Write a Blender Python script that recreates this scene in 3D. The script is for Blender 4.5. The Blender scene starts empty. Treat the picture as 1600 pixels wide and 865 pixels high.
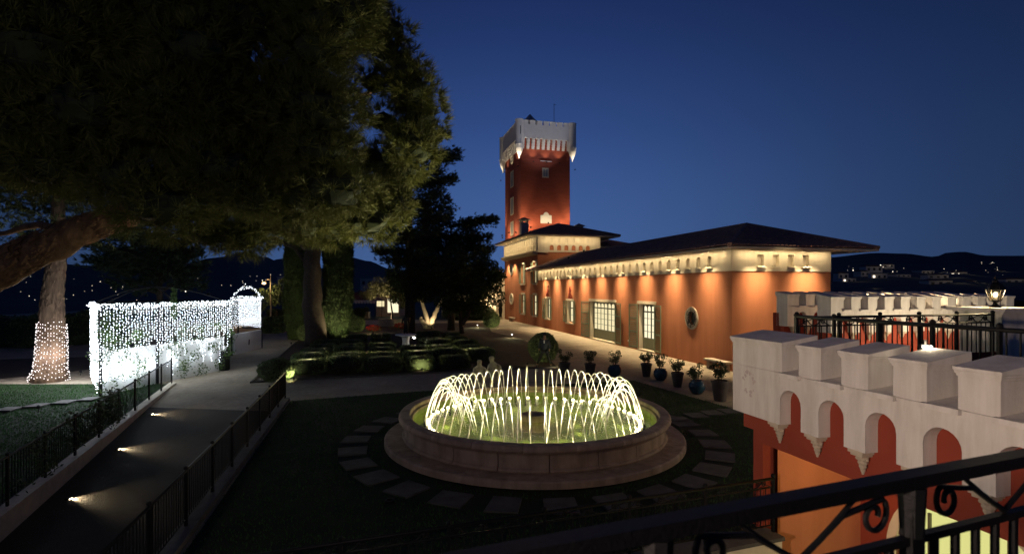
import bpy, bmesh, math, random
import numpy as np
from mathutils import Vector, Matrix, noise as mnoise

R = math.radians
rnd = random.Random(7)
nrs = np.random.RandomState(11)
scene = bpy.context.scene
COL = scene.collection

# ------------------------------------------------------------------ camera
EYE = 4.2          # eye height over the garden, standing on a first-floor terrace
FPX = 844.0        # focal length for a picture 1600 units wide
cam = bpy.data.cameras.new('camera')
cam.sensor_width = 36.0
cam.lens = 36.0 * FPX / 1600.0
cam.shift_y = 17.5 / 1600.0
cam.clip_start = 0.05
cam.clip_end = 9000.0
cam.dof.use_dof = True
cam.dof.focus_distance = 24.0
cam.dof.aperture_fstop = 2.8
camo = bpy.data.objects.new('camera', cam)
COL.objects.link(camo)
camo.location = (0, 0, EYE)
camo.rotation_euler = (R(90), 0, 0)
scene.camera = camo

# ------------------------------------------------------------------ world: dusk sky
world = bpy.data.worlds.new('World')
scene.world = world
world.use_nodes = True
wn = world.node_tree
for n in list(wn.nodes):
    wn.nodes.remove(n)
w_out = wn.nodes.new('ShaderNodeOutputWorld')
w_bg = wn.nodes.new('ShaderNodeBackground')
w_tc = wn.nodes.new('ShaderNodeTexCoord')
w_sep = wn.nodes.new('ShaderNodeSeparateXYZ')
w_asin = wn.nodes.new('ShaderNodeMath'); w_asin.operation = 'ARCSINE'
w_map = wn.nodes.new('ShaderNodeMapRange')
w_map.inputs['From Min'].default_value = 0.0
w_map.inputs['From Max'].default_value = math.pi / 2
w_ramp = wn.nodes.new('ShaderNodeValToRGB')
cr = w_ramp.color_ramp
cr.interpolation = 'B_SPLINE'
cr.elements[0].position = 0.0
cr.elements[0].color = (0.062, 0.125, 0.300, 1)
cr.elements[1].position = 1.0
cr.elements[1].color = (0.016, 0.034, 0.145, 1)
for p, c in ((0.08, (0.054, 0.118, 0.315)), (0.18, (0.036, 0.086, 0.275)), (0.32, (0.017, 0.040, 0.170)), (0.5, (0.016, 0.034, 0.145))):
    e = cr.elements.new(p)
    e.color = (*c, 1)
# lens vignetting put into the sky colour: darker towards the sides and behind
w_pw = wn.nodes.new('ShaderNodeMath'); w_pw.operation = 'POWER'; w_pw.inputs[1].default_value = 6.0
w_mx = wn.nodes.new('ShaderNodeMath'); w_mx.operation = 'MAXIMUM'; w_mx.inputs[1].default_value = 0.0
w_ma = wn.nodes.new('ShaderNodeMath'); w_ma.operation = 'MULTIPLY_ADD'; w_ma.inputs[1].default_value = 0.76; w_ma.inputs[2].default_value = 0.24
w_mul = wn.nodes.new('ShaderNodeVectorMath'); w_mul.operation = 'SCALE'
wn.links.new(w_sep.outputs['Y'], w_mx.inputs[0]); wn.links.new(w_mx.outputs[0], w_pw.inputs[0]); wn.links.new(w_pw.outputs[0], w_ma.inputs[0])
wn.links.new(w_ramp.outputs[0], w_mul.inputs[0]); wn.links.new(w_ma.outputs[0], w_mul.inputs['Scale'])
wn.links.new(w_tc.outputs['Generated'], w_sep.inputs[0])
wn.links.new(w_sep.outputs['Z'], w_asin.inputs[0])
wn.links.new(w_asin.outputs[0], w_map.inputs['Value'])
wn.links.new(w_map.outputs[0], w_ramp.inputs[0])
wn.links.new(w_mul.outputs[0], w_bg.inputs['Color'])
w_bg.inputs['Strength'].default_value = 1.0
wn.links.new(w_bg.outputs[0], w_out.inputs['Surface'])

# ------------------------------------------------------------------ exposure, render
scene.view_settings.view_transform = 'Standard'
scene.view_settings.look = 'None'
scene.view_settings.exposure = 0.0
scene.view_settings.gamma = 1.0
scene.render.engine = 'CYCLES'
cy = scene.cycles
cy.use_denoising = True
cy.max_bounces = 5
cy.diffuse_bounces = 3
cy.glossy_bounces = 3
cy.transmission_bounces = 4
cy.transparent_max_bounces = 8
cy.sample_clamp_indirect = 3.0
cy.caustics_reflective = False
cy.caustics_refractive = False
cy.use_light_tree = True

# ------------------------------------------------------------------ frames
C0 = (11.1, 27.3)                   # near corner of the long villa wing
ANG = R(14.5)
CA, SA = math.cos(ANG), math.sin(ANG)
def W(s, t, z=None):                # site (s across, t along the villa) -> world
    x = C0[0] + CA * s - SA * t
    y = C0[1] + SA * s + CA * t
    return (x, y) if z is None else (x, y, z)
def S(x, y):
    dx, dy = x - C0[0], y - C0[1]
    return (CA * dx + SA * dy, -SA * dx + CA * dy)
def gp(px, py, z=0.0):              # survey: direction in the picture + known height -> place
    d = FPX * (EYE - z) / (py - 450.0)
    return ((px - 800.0) / FPX * d, d, z)
def dp(px, py, d):                  # survey: direction in the picture + known distance -> place
    return ((px - 800.0) / FPX * d, d, EYE - (py - 450.0) * d / FPX)

# ------------------------------------------------------------------ materials
MATS = {}
def mat(name, col, rough=0.8, var=0.12, scale=3.0, bump=0.0, bscale=30.0, spec=0.3, metal=0.0, emit=None, estr=0.0, detail=4.0, col2=None, trans=0.0, stretch=None):
    m = bpy.data.materials.new(name)
    m.use_nodes = True
    nt = m.node_tree
    b = nt.nodes['Principled BSDF']
    b.inputs['Roughness'].default_value = rough
    b.inputs['Specular IOR Level'].default_value = spec
    b.inputs['Metallic'].default_value = metal
    b.inputs['Base Color'].default_value = (*col, 1)
    tc = nt.nodes.new('ShaderNodeTexCoord')
    vec = tc.outputs['Object']
    if stretch:
        mp = nt.nodes.new('ShaderNodeMapping')
        mp.inputs['Scale'].default_value = stretch
        nt.links.new(vec, mp.inputs[0])
        vec = mp.outputs[0]
    if var > 0 or col2:
        nz = nt.nodes.new('ShaderNodeTexNoise')
        nz.inputs['Scale'].default_value = scale
        nz.inputs['Detail'].default_value = detail
        nz.inputs['Roughness'].default_value = 0.6
        nt.links.new(vec, nz.inputs['Vector'])
        rp = nt.nodes.new('ShaderNodeValToRGB')
        rp.color_ramp.elements[0].position = 0.3
        rp.color_ramp.elements[1].position = 0.7
        a = col2 if col2 else tuple(max(0, c * (1 - var)) for c in col)
        bcol = col if col2 else tuple(min(1, c * (1 + var)) for c in col)
        rp.color_ramp.elements[0].color = (*a, 1)
        rp.color_ramp.elements[1].color = (*bcol, 1)
        nt.links.new(nz.outputs['Fac'], rp.inputs[0])
        nt.links.new(rp.outputs[0], b.inputs['Base Color'])
    if bump > 0:
        nb = nt.nodes.new('ShaderNodeTexNoise')
        nb.inputs['Scale'].default_value = bscale
        nb.inputs['Detail'].default_value = 5.0
        nt.links.new(vec, nb.inputs['Vector'])
        bp = nt.nodes.new('ShaderNodeBump')
        bp.inputs['Strength'].default_value = bump
        bp.inputs['Distance'].default_value = 0.03
        nt.links.new(nb.outputs['Fac'], bp.inputs['Height'])
        nt.links.new(bp.outputs[0], b.inputs['Normal'])
    if emit:
        b.inputs['Emission Color'].default_value = (*emit, 1)
        b.inputs['Emission Strength'].default_value = estr
        m.cycles.emission_sampling = 'NONE'
    if trans > 0:
        out = nt.nodes['Material Output']
        tr = nt.nodes.new('ShaderNodeBsdfTranslucent')
        tr.inputs['Color'].default_value = (*col, 1)
        mx = nt.nodes.new('ShaderNodeMixShader')
        mx.inputs[0].default_value = trans
        nt.links.new(b.outputs[0], mx.inputs[1])
        nt.links.new(tr.outputs[0], mx.inputs[2])
        nt.links.new(mx.outputs[0], out.inputs['Surface'])
    MATS[name] = m
    return m

def weather(name, amount, sx=5.0, sz=.35, bevel=0.0):
    # vertical rain streaks and blotches multiplied into the paint; edges rounded by a bevel normal
    nt = MATS[name].node_tree; b = nt.nodes['Principled BSDF']
    tc = nt.nodes.new('ShaderNodeTexCoord'); mp = nt.nodes.new('ShaderNodeMapping'); mp.inputs['Scale'].default_value = (sx, sx, sz)
    nz = nt.nodes.new('ShaderNodeTexNoise'); nz.inputs['Scale'].default_value = 1.0; nz.inputs['Detail'].default_value = 7.0; nz.inputs['Roughness'].default_value = .65
    rp = nt.nodes.new('ShaderNodeValToRGB'); rp.color_ramp.elements[0].position = .32; rp.color_ramp.elements[1].position = .60
    k = 1 - amount
    rp.color_ramp.elements[0].color = (k, k * .98, k * .95, 1); rp.color_ramp.elements[1].color = (1, 1, 1, 1)
    mx = nt.nodes.new('ShaderNodeMix'); mx.data_type = 'RGBA'; mx.blend_type = 'MULTIPLY'; mx.inputs[0].default_value = 1.0
    old = b.inputs['Base Color'].links[0].from_socket
    nt.links.new(tc.outputs['Object'], mp.inputs[0]); nt.links.new(mp.outputs[0], nz.inputs['Vector']); nt.links.new(nz.outputs['Fac'], rp.inputs[0])
    nt.links.new(old, mx.inputs[6]); nt.links.new(rp.outputs[0], mx.inputs[7]); nt.links.new(mx.outputs[2], b.inputs['Base Color'])
    if bevel:
        bv = nt.nodes.new('ShaderNodeBevel'); bv.samples = 3; bv.inputs['Radius'].default_value = bevel
        bump = [n for n in nt.nodes if n.type == 'BUMP'][0]
        nt.links.new(bv.outputs[0], bump.inputs['Normal'])
def mat_glow(name, col, strength):
    m = bpy.data.materials.new(name)
    m.use_nodes = True
    nt = m.node_tree
    for n in list(nt.nodes):
        nt.nodes.remove(n)
    o = nt.nodes.new('ShaderNodeOutputMaterial')
    e = nt.nodes.new('ShaderNodeEmission')
    e.inputs[0].default_value = (*col, 1)
    e.inputs[1].default_value = strength
    nt.links.new(e.outputs[0], o.inputs[0])
    m.cycles.emission_sampling = 'NONE'
    MATS[name] = m
    return m

mat('terracotta', (0.54, 0.205, 0.098), 0.9, 0.07, 0.6, 0.15, 40)
mat('tower_plaster', (0.36, 0.085, 0.05), 0.9, 0.16, 1.4, 0.3, 14, stretch=(0.6, 0.6, 3.0))
mat('cream', (0.74, 0.66, 0.50), 0.85, 0.05, 1.2, 0.1, 40)
mat('white_plaster', (0.72, 0.68, 0.63), 0.85, 0.05, 2.0, 0.2, 24)
mat('tower_white', (0.74, 0.72, 0.70), 0.85, 0.04, 2.0)
mat('flake', (0.56, 0.48, 0.45), 0.95, 0.1, 9.0)
mat('gallery_pane', (0.20, 0.19, 0.15), 0.4, 0.2, 2.0)
mat('lens_dark', (0.02, 0.02, 0.02), 0.2, 0.0)
mat('stain', (0.30, 0.22, 0.20), 0.95, 0.3, 9.0)
mat('red_plaster', (0.27, 0.050, 0.028), 0.9, 0.07, 0.8, 0.15, 40)
mat('shutter_green', (0.21, 0.25, 0.165), 0.6, 0.10, 3.0)
mat('joinery_green', (0.16, 0.17, 0.11), 0.55, 0.10, 3.0)
mat('roof_tile', (0.46, 0.25, 0.18), 0.9, 0.0, 3.0, 0.4, 40, col2=(0.16, 0.12, 0.115))
mat('soffit', (0.62, 0.55, 0.42), 0.85, 0.05)
mat('iron', (0.006, 0.006, 0.007), 0.55, 0.2, 20.0, 0.1, 60, spec=0.2)
mat('stone', (0.42, 0.31, 0.24), 0.75, 0.22, 2.2, 0.35, 22)
mat('stone_pale', (0.50, 0.43, 0.33), 0.8, 0.15, 4.0, 0.3, 25)
mat('statue_stone', (0.42, 0.38, 0.29), 0.85, 0.2, 9.0, 0.3, 40)
mat('slab', (0.095, 0.09, 0.086), 0.85, 0.18, 3.0, 0.3, 25)
mat('gravel', (0.44, 0.37, 0.27), 0.95, 0.0, 5.0, 0.8, 55, col2=(0.29, 0.245, 0.19), detail=9)
mat('asphalt', (0.020, 0.016, 0.014), 0.9, 0.25, 6.0, 0.9, 45)
mat('lawn_soil', (0.014, 0.026, 0.009), 0.95, 0.3, 2.0, 0.4, 40)
mat('soil', (0.055, 0.038, 0.025), 0.95, 0.4, 2.0, 0.6, 20)
mat('grass_blade', (0.034, 0.098, 0.020), 0.7, 0.3, 1.5, trans=0.3)
mat('pine_needle', (0.066, 0.074, 0.018), 0.7, 0.35, 0.7, trans=0.25)
mat('cedar_needle', (0.030, 0.045, 0.024), 0.75, 0.3, 0.9, trans=0.2)
mat('oak_leaf', (0.040, 0.060, 0.020), 0.6, 0.3, 0.9, trans=0.25)
mat('olive_leaf', (0.12, 0.12, 0.05), 0.6, 0.3, 0.9, trans=0.25)
mat('cypress_leaf', (0.035, 0.058, 0.018), 0.7, 0.4, 1.0, trans=0.2)
mat('box_leaf', (0.090, 0.125, 0.052), 0.65, 0.35, 1.2, trans=0.2)
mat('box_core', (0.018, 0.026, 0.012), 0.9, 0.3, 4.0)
mat('ivy_leaf', (0.07, 0.12, 0.03), 0.6, 0.3, 3.0, trans=0.25)
mat('bark', (0.20, 0.125, 0.075), 0.95, 0.0, 5.0, 1.0, 7, col2=(0.07, 0.04, 0.026), stretch=(1, 1, 0.28))
mat('bark_dark', (0.045, 0.034, 0.027), 0.95, 0.35, 5.0, 1.0, 8)
mat('bark_pale', (0.42, 0.36, 0.27), 0.9, 0.25, 5.0, 0.8, 9)
mat('glaze_blue', (0.008, 0.040, 0.075), 0.12, 0.35, 4.0, spec=0.6)
mat('pot_dark', (0.055, 0.045, 0.045), 0.55, 0.25, 5.0, 0.2, 30)
mat('shrub_leaf', (0.050, 0.070, 0.028), 0.6, 0.3, 3.0, trans=0.2)
mat('suit', (0.030, 0.035, 0.055), 0.8, 0.15, 12)
mat('trouser', (0.006, 0.006, 0.007), 0.8, 0.15, 12)
mat('skin', (0.24, 0.13, 0.09), 0.6, 0.05)
mat('hair', (0.010, 0.007, 0.006), 0.6, 0.1)
mat('shirt', (0.6, 0.6, 0.62), 0.8, 0.05)
mat('hill', (0.022, 0.026, 0.030), 1.0, 0.35, 0.01)
mat('far_wall', (0.55, 0.50, 0.48), 0.9, 0.10, 0.2)
mat('far_roof', (0.10, 0.06, 0.05), 0.9, 0.2, 0.5)
mat('far_pane', (0.02, 0.02, 0.025), 0.3, 0.0)
mat('black_paint', (0.012, 0.012, 0.013), 0.5, 0.2, 5.0)
mat('white_wall', (0.78, 0.78, 0.76), 0.85, 0.04, 2.0)
mat('grey_paint', (0.33, 0.34, 0.38), 0.7, 0.08, 2.0)
mat('red_petal', (0.45, 0.02, 0.015), 0.6, 0.3, 6.0, trans=0.2)
mat('tent_red', (0.10, 0.035, 0.035), 0.85, 0.1)
mat('curtain_yellow', (0.75, 0.72, 0.42), 0.9, 0.06)
mat('nozzle', (0.02, 0.02, 0.02), 0.4, 0.0, metal=0.6)
mat('pool_floor', (0.30, 0.36, 0.12), 0.8, 0.25, 1.6)
mat('jet_water', (0.95, 0.93, 0.86), 0.25, 0.0, trans=0.6)
mat('wire', (0.05, 0.06, 0.05), 0.7, 0.0)
mat('dry_leaf', (0.34, 0.18, 0.08), 0.8, 0.4, 30.0)
weather('white_plaster', .20, 5.0, .7, .012)
weather('terracotta', .16, 1.6, .12)
weather('cream', .12, 2.5, .5)
weather('stone', .35, 3.5, .5, .02)
weather('gravel', .30, .55, .55)
weather('lawn_soil', .45, .7, .7)
weather('asphalt', .40, .8, .8)
weather('slab', .35, 2.5, 2.5)
mat_glow('glow_warm', (1.0, 0.80, 0.47), 3.0)
mat_glow('glow_window', (1.0, 0.86, 0.50), 0.95)
mat_glow('glow_window_bright', (1.0, 0.90, 0.60), 1.15)
mat_glow('glow_window_dim', (1.0, 0.82, 0.45), 0.42)
mat_glow('glow_hall', (0.86, 0.84, 0.30), 0.85)
mat_glow('glow_led', (0.86, 0.93, 1.0), 7.0)
mat_glow('glow_led_warm', (1.0, 0.88, 0.86), 3.2)
mat_glow('glow_lamp', (1.0, 0.82, 0.50), 9.0)
mat_glow('glow_white', (1.0, 0.95, 0.85), 12.0)
mat_glow('glow_fountain', (1.0, 0.87, 0.55), 6.0)
mat_glow('glow_town', (1.0, 0.85, 0.65), 2.2)
mat_glow('glow_street', (1.0, 0.62, 0.25), 6.0)

def mat_water():
    m = bpy.data.materials.new('water')
    m.use_nodes = True
    nt = m.node_tree
    for n in list(nt.nodes):
        nt.nodes.remove(n)
    o = nt.nodes.new('ShaderNodeOutputMaterial')
    tr = nt.nodes.new('ShaderNodeBsdfTransparent'); tr.inputs[0].default_value = (0.80, 0.92, 0.42, 1)
    gl = nt.nodes.new('ShaderNodeBsdfGlossy'); gl.inputs['Roughness'].default_value = 0.22
    fr = nt.nodes.new('ShaderNodeFresnel'); fr.inputs['IOR'].default_value = 1.25
    mx = nt.nodes.new('ShaderNodeMixShader')
    tc = nt.nodes.new('ShaderNodeTexCoord')
    nz = nt.nodes.new('ShaderNodeTexNoise'); nz.inputs['Scale'].default_value = 7.0; nz.inputs['Detail'].default_value = 3.0
    bp = nt.nodes.new('ShaderNodeBump'); bp.inputs['Strength'].default_value = 0.55; bp.inputs['Distance'].default_value = 0.06
    nt.links.new(tc.outputs['Object'], nz.inputs['Vector'])
    nt.links.new(nz.outputs['Fac'], bp.inputs['Height'])
    for n in (gl, fr):
        nt.links.new(bp.outputs[0], n.inputs['Normal'])
    fm = nt.nodes.new('ShaderNodeMath'); fm.operation = 'MULTIPLY'; fm.inputs[1].default_value = .38
    nt.links.new(fr.outputs[0], fm.inputs[0]); nt.links.new(fm.outputs[0], mx.inputs[0])
    nt.links.new(tr.outputs[0], mx.inputs[1])
    nt.links.new(gl.outputs[0], mx.inputs[2])
    nt.links.new(mx.outputs[0], o.inputs[0])
    MATS['water'] = m
mat_water()

def mat_glass(name, tint):
    m = bpy.data.materials.new(name)
    m.use_nodes = True
    nt = m.node_tree
    for n in list(nt.nodes):
        nt.nodes.remove(n)
    o = nt.nodes.new('ShaderNodeOutputMaterial')
    tr = nt.nodes.new('ShaderNodeBsdfTransparent'); tr.inputs[0].default_value = (*tint, 1)
    gl = nt.nodes.new('ShaderNodeBsdfGlossy'); gl.inputs['Roughness'].default_value = 0.1
    mx = nt.nodes.new('ShaderNodeMixShader'); mx.inputs[0].default_value = 0.08
    nt.links.new(tr.outputs[0], mx.inputs[1]); nt.links.new(gl.outputs[0], mx.inputs[2])
    nt.links.new(mx.outputs[0], o.inputs[0])
    MATS[name] = m
mat_glass('lantern_glass', (0.95, 0.88, 0.70))

# ------------------------------------------------------------------ mesh helpers
class MB:
    def __init__(self, fn=None):
        self.v = []; self.f = []; self.fn = fn
    def add(self, vs, fs):
        o = len(self.v)
        self.v.extend(self.fn(*p) for p in vs) if self.fn else self.v.extend(tuple(p) for p in vs)
        self.f.extend(tuple(i + o for i in f) for f in fs)
        return self
    def box(self, x0, x1, y0, y1, z0, z1):
        return self.add([(x0, y0, z0), (x1, y0, z0), (x1, y1, z0), (x0, y1, z0), (x0, y0, z1), (x1, y0, z1), (x1, y1, z1), (x0, y1, z1)],
                        [(0, 3, 2, 1), (4, 5, 6, 7), (0, 1, 5, 4), (1, 2, 6, 5), (2, 3, 7, 6), (3, 0, 4, 7)])
    def quad(self, a, b, c, d):
        return self.add([a, b, c, d], [(0, 1, 2, 3)])
    def poly(self, pts):
        return self.add(pts, [tuple(range(len(pts)))])
    def prism(self, pts, z0, z1):               # pts: xy outline
        n = len(pts)
        vs = [(p[0], p[1], z0) for p in pts] + [(p[0], p[1], z1) for p in pts]
        fs = [tuple(range(n))[::-1], tuple(range(n, 2 * n))] + [(i, (i + 1) % n, n + (i + 1) % n, n + i) for i in range(n)]
        return self.add(vs, fs)
    def tube(self, path, r, n=6, caps=True):
        P = [Vector(p) for p in path]
        rs = r if isinstance(r, (list, tuple)) else [r] * len(P)
        vs = []; fs = []
        up = Vector((0, 0, 1))
        prev = None
        for i, p in enumerate(P):
            d = (P[min(i + 1, len(P) - 1)] - P[max(i - 1, 0)])
            d = d.normalized() if d.length > 1e-9 else Vector((0, 0, 1))
            if prev is None:
                a = d.cross(up)
                if a.length < 1e-3: a = d.cross(Vector((1, 0, 0)))
            else:
                a = prev - d * prev.dot(d)
                if a.length < 1e-4: a = d.cross(up) if d.cross(up).length > 1e-3 else d.cross(Vector((1, 0, 0)))
            a.normalize(); prev = a
            b = d.cross(a)
            for k in range(n):
                w = 2 * math.pi * k / n
                vs.append(tuple(p + (a * math.cos(w) + b * math.sin(w)) * rs[i]))
        for i in range(len(P) - 1):
            for k in range(n):
                k2 = (k + 1) % n
                fs.append((i * n + k, i * n + k2, (i + 1) * n + k2, (i + 1) * n + k))
        if caps:
            fs.append(tuple(range(n))[::-1]); fs.append(tuple(range((len(P) - 1) * n, len(P) * n)))
        return self.add(vs, fs)
    def lathe(self, prof, n=24, c=(0, 0), a0=0.0, a1=2 * math.pi):
        full = abs(a1 - a0 - 2 * math.pi) < 1e-6
        m = n if full else n + 1
        vs = []; fs = []
        for i in range(m):
            w = a0 + (a1 - a0) * i / n
            for (r, z) in prof:
                vs.append((c[0] + r * math.cos(w), c[1] + r * math.sin(w), z))
        k = len(prof)
        for i in range(n):
            j = (i + 1) % m
            for q in range(k - 1):
                fs.append((i * k + q, j * k + q, j * k + q + 1, i * k + q + 1))
        if not full:
            fs.append(tuple(range(k))); fs.append(tuple(range((m - 1) * k, m * k))[::-1])
        return self.add(vs, fs)
    def ball(self, c, r, n=6, m=4, sq=1.0):
        prof = [(max(1e-4, r * math.cos(-math.pi / 2 + math.pi * q / m)), c[2] + r * sq * math.sin(-math.pi / 2 + math.pi * q / m)) for q in range(m + 1)]
        return self.lathe(prof, n, (c[0], c[1]))
    def build(self, name, material, parent=None, smooth=False):
        me = bpy.data.meshes.new(name)
        me.from_pydata(self.v, [], self.f)
        if smooth:
            me.polygons.foreach_set('use_smooth', [True] * len(me.polygons))
        me.materials.append(MATS[material])
        me.update()
        o = bpy.data.objects.new(name, me)
        COL.objects.link(o)
        if parent: o.parent = parent
        return o

def tri_mesh(name, V, material, parent=None):   # V: (n,3,3) array of triangles
    n = V.shape[0]
    me = bpy.data.meshes.new(name)
    me.vertices.add(n * 3)
    me.vertices.foreach_set('co', V.astype(np.float32).ravel())
    me.loops.add(n * 3)
    me.loops.foreach_set('vertex_index', np.arange(n * 3, dtype=np.int32))
    me.polygons.add(n)
    me.polygons.foreach_set('loop_start', np.arange(0, n * 3, 3, dtype=np.int32))
    me.update(calc_edges=True)
    me.materials.append(MATS[material])
    o = bpy.data.objects.new(name, me)
    COL.objects.link(o)
    if parent: o.parent = parent
    return o

def tag(o, label, cat, group=None, kind=None):
    o['label'] = label
    o['category'] = cat
    if group: o['group'] = group
    if kind: o['kind'] = kind
    return o
def thing(name, label, cat, loc=(0, 0, 0), rz=0.0, group=None):
    o = bpy.data.objects.new(name, None)
    COL.objects.link(o)
    o.location = loc
    o.rotation_euler = (0, 0, rz)
    return tag(o, label, cat, group)
def struct(o, label, cat):
    return tag(o, label, cat, None, 'structure')
def child_copy(ch, parent):
    c = ch.copy(); COL.objects.link(c); c.parent = parent
    return c
def copy_tree(o, loc, rz=None, label=None):
    def rec(q, par):
        c = q.copy(); COL.objects.link(c); c.parent = par
        for k in q.children: rec(k, c)
        return c
    r = rec(o, None)
    r.location = loc
    if rz is not None: r.rotation_euler = (0, 0, rz)
    if label: r['label'] = label
    return r

def lamp(kind, loc, power, color, parent=None, target=None, size=60, blend=0.6, radius=0.04, name='bulb_light'):
    d = bpy.data.lights.new(name, kind)
    d.energy = power
    d.color = color
    if kind in ('POINT', 'SPOT'): d.shadow_soft_size = radius
    if kind == 'SPOT':
        d.spot_size = R(size); d.spot_blend = blend
    o = bpy.data.objects.new(name, d)
    COL.objects.link(o)
    o.location = loc
    if target is not None:
        o.rotation_euler = (Vector(target) - Vector(loc)).to_track_quat('-Z', 'Y').to_euler()
    if parent: o.parent = parent
    return o
WARM = (1.0, 0.76, 0.44)
WARMW = (1.0, 0.82, 0.55)
ORDN = ['first', 'second', 'third', 'fourth', 'fifth', 'sixth', 'seventh', 'eighth', 'ninth', 'tenth', 'eleventh', 'twelfth', 'thirteenth', 'fourteenth']

# wall in a plane: M(a, d, z); a along, d depth inwards; openings (a0, a1, z0, z1, arched)
def wall_sheet(mb, M, a0, a1, z0, z1, ops, depth=0.3, seg=8):
    xs = sorted(set([a0, a1] + [o[0] for o in ops] + [o[1] for o in ops]))
    zs = set([z0, z1])
    for o in ops:
        zs.add(o[2]); zs.add(o[3])
        if o[4]: zs.add(o[3] - (o[1] - o[0]) / 2)
    zs = sorted(z for z in zs if z0 - 1e-6 <= z <= z1 + 1e-6)
    def inside(x, z):
        for o in ops:
            if o[0] < x < o[1] and o[2] < z < o[3]: return True
        return False
    for i in range(len(xs) - 1):
        for j in range(len(zs) - 1):
            if not inside((xs[i] + xs[i + 1]) / 2, (zs[j] + zs[j + 1]) / 2):
                mb.quad(M(xs[i], 0, zs[j]), M(xs[i + 1], 0, zs[j]), M(xs[i + 1], 0, zs[j + 1]), M(xs[i], 0, zs[j + 1]))
    for o in ops:
        r = (o[1] - o[0]) / 2; cx = (o[0] + o[1]) / 2
        zt = o[3] - r if o[4] else o[3]
        path = [(o[0], o[2]), (o[0], zt)]
        if o[4]:
            arc = [(cx - r * math.cos(math.pi * k / seg), zt + r * math.sin(math.pi * k / seg)) for k in range(seg + 1)]
            for k in range(seg):
                (xa, za), (xb, zb) = arc[k], arc[k + 1]
                mb.quad(M(xa, 0, za), M(xb, 0, zb), M(xb, 0, o[3]), M(xa, 0, o[3]))
            path += arc[1:-1]
        path += [(o[1], zt), (o[1], o[2])]
        for k in range(len(path) - 1):
            (xa, za), (xb, zb) = path[k], path[k + 1]
            mb.quad(M(xa, 0, za), M(xb, 0, zb), M(xb, depth, zb), M(xa, depth, za))
        if o[2] > z0 + 1e-6:
            mb.quad(M(o[0], 0, o[2]), M(o[1], 0, o[2]), M(o[1], depth, o[2]), M(o[0], depth, o[2]))

# ------------------------------------------------------------------ ground
# ramp between two kerbs, going down towards the viewer
def ramp_right(y):  return -8.64 - 0.262 * (y - 20.3)
def ramp_left(y):   return -14.7 - 0.354 * (y - 23.7)
def lawn_z(y):      return 0.0 if y >= 23.7 else -0.40 * (23.7 - y) / 13.06
def ramp_z(y, side=0):
    q = max(0.0, (22.5 if side == 0 else 19.1) - y)
    return -0.0667 * q

g = MB()
wing_cor = W(-11.0, -15.4)
far_r = W(60, -15.4)
g.poly([(-14.7, 23.7, 0), (ramp_right(20.3), 20.3, 0), (ramp_right(6.0), 6.0, 0), (4.42, 9.25, 0), (wing_cor[0], wing_cor[1], 0), (far_r[0], far_r[1], 0), (75, 200, 0), (-80, 200, 0), (-80, 23.7, 0)])
ground = struct(g.build('gravel_ground', 'gravel'), 'pale gravel terrace and paths of the garden', 'gravel')

g = MB()
ys = [23.7 - k * 0.95 for k in range(26)]
for a, b in zip(ys[:-1], ys[1:]):
    g.quad((-80, a, lawn_z(a)), (ramp_left(a), a, lawn_z(a)), (ramp_left(b), b, lawn_z(b)), (-80, b, lawn_z(b)))
lawn_l = struct(g.build('side_lawn', 'lawn_soil'), 'sloping green lawn left of the ramp railing', 'lawn')
def ramp_rows(name, mtl, ya, yb, label):
    g = MB()
    n = 6
    for i in range(n):
        q = []
        for (k, side) in ((i, 0), (i, 1), (i + 1, 1), (i + 1, 0)):
            y = (ya[side] + (yb[side] - ya[side]) * k / n)
            q.append(((ramp_left if side == 0 else ramp_right)(y), y, ramp_z(y, side) - 0.002))
        g.quad(*q)
    return struct(g.build(name, mtl), label, 'ramp')
ramp_rows('ramp_top', 'gravel', (23.7, 20.3), (19.9, 18.6), 'gravel top of the ramp beside the pergola')
ramp_rows('ramp', 'asphalt', (19.9, 18.6), (0.0, 0.0), 'dark tarmac ramp between two iron railings')

g = MB(); g.poly([(-700, -20, -.6), (-79.5, -20, -.6), (-79.5, 220, -.6), (-700, 420, -.6)])
struct(g.build('outer_ground', 'hill'), 'dark ground outside the garden on the left', 'ground')
# kerbs (low walls) of the ramp
def kerb(name, fx, ys, zf, w, up, down, material, label, side):
    m = MB()
    pts = [(fx(y), y, zf(y)) for y in ys]
    for (x0, y0, z0), (x1, y1, z1) in zip(pts[:-1], pts[1:]):
        for dx0, dx1 in ((0, w * side),):
            vs = [(x0, y0, z0 - down), (x0 + dx1, y0, z0 - down), (x1 + dx1, y1, z1 - down), (x1, y1, z1 - down),
                  (x0, y0, z0 + up), (x0 + dx1, y0, z0 + up), (x1 + dx1, y1, z1 + up), (x1, y1, z1 + up)]
            m.add(vs, [(0, 3, 2, 1), (4, 5, 6, 7), (0, 1, 5, 4), (1, 2, 6, 5), (2, 3, 7, 6), (3, 0, 4, 7)])
    o = m.build(name, material)
    return tag(o, label, 'kerb wall')
kerb('kerb_wall', ramp_left, [23.6, 20, 16, 12, 8, 4, 1], lawn_z, 0.30, 0.10, 2.2, 'stone_pale', 'sloping pale stone kerb wall under the left ramp railing', -1)
kerb('kerb_wall', ramp_right, [20.2, 16, 12, 8, 6.1], lambda y: 0.0, 0.30, 0.12, 2.6, 'slab', 'grey stone kerb wall between the ramp and the fountain lawn', 1)

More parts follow.
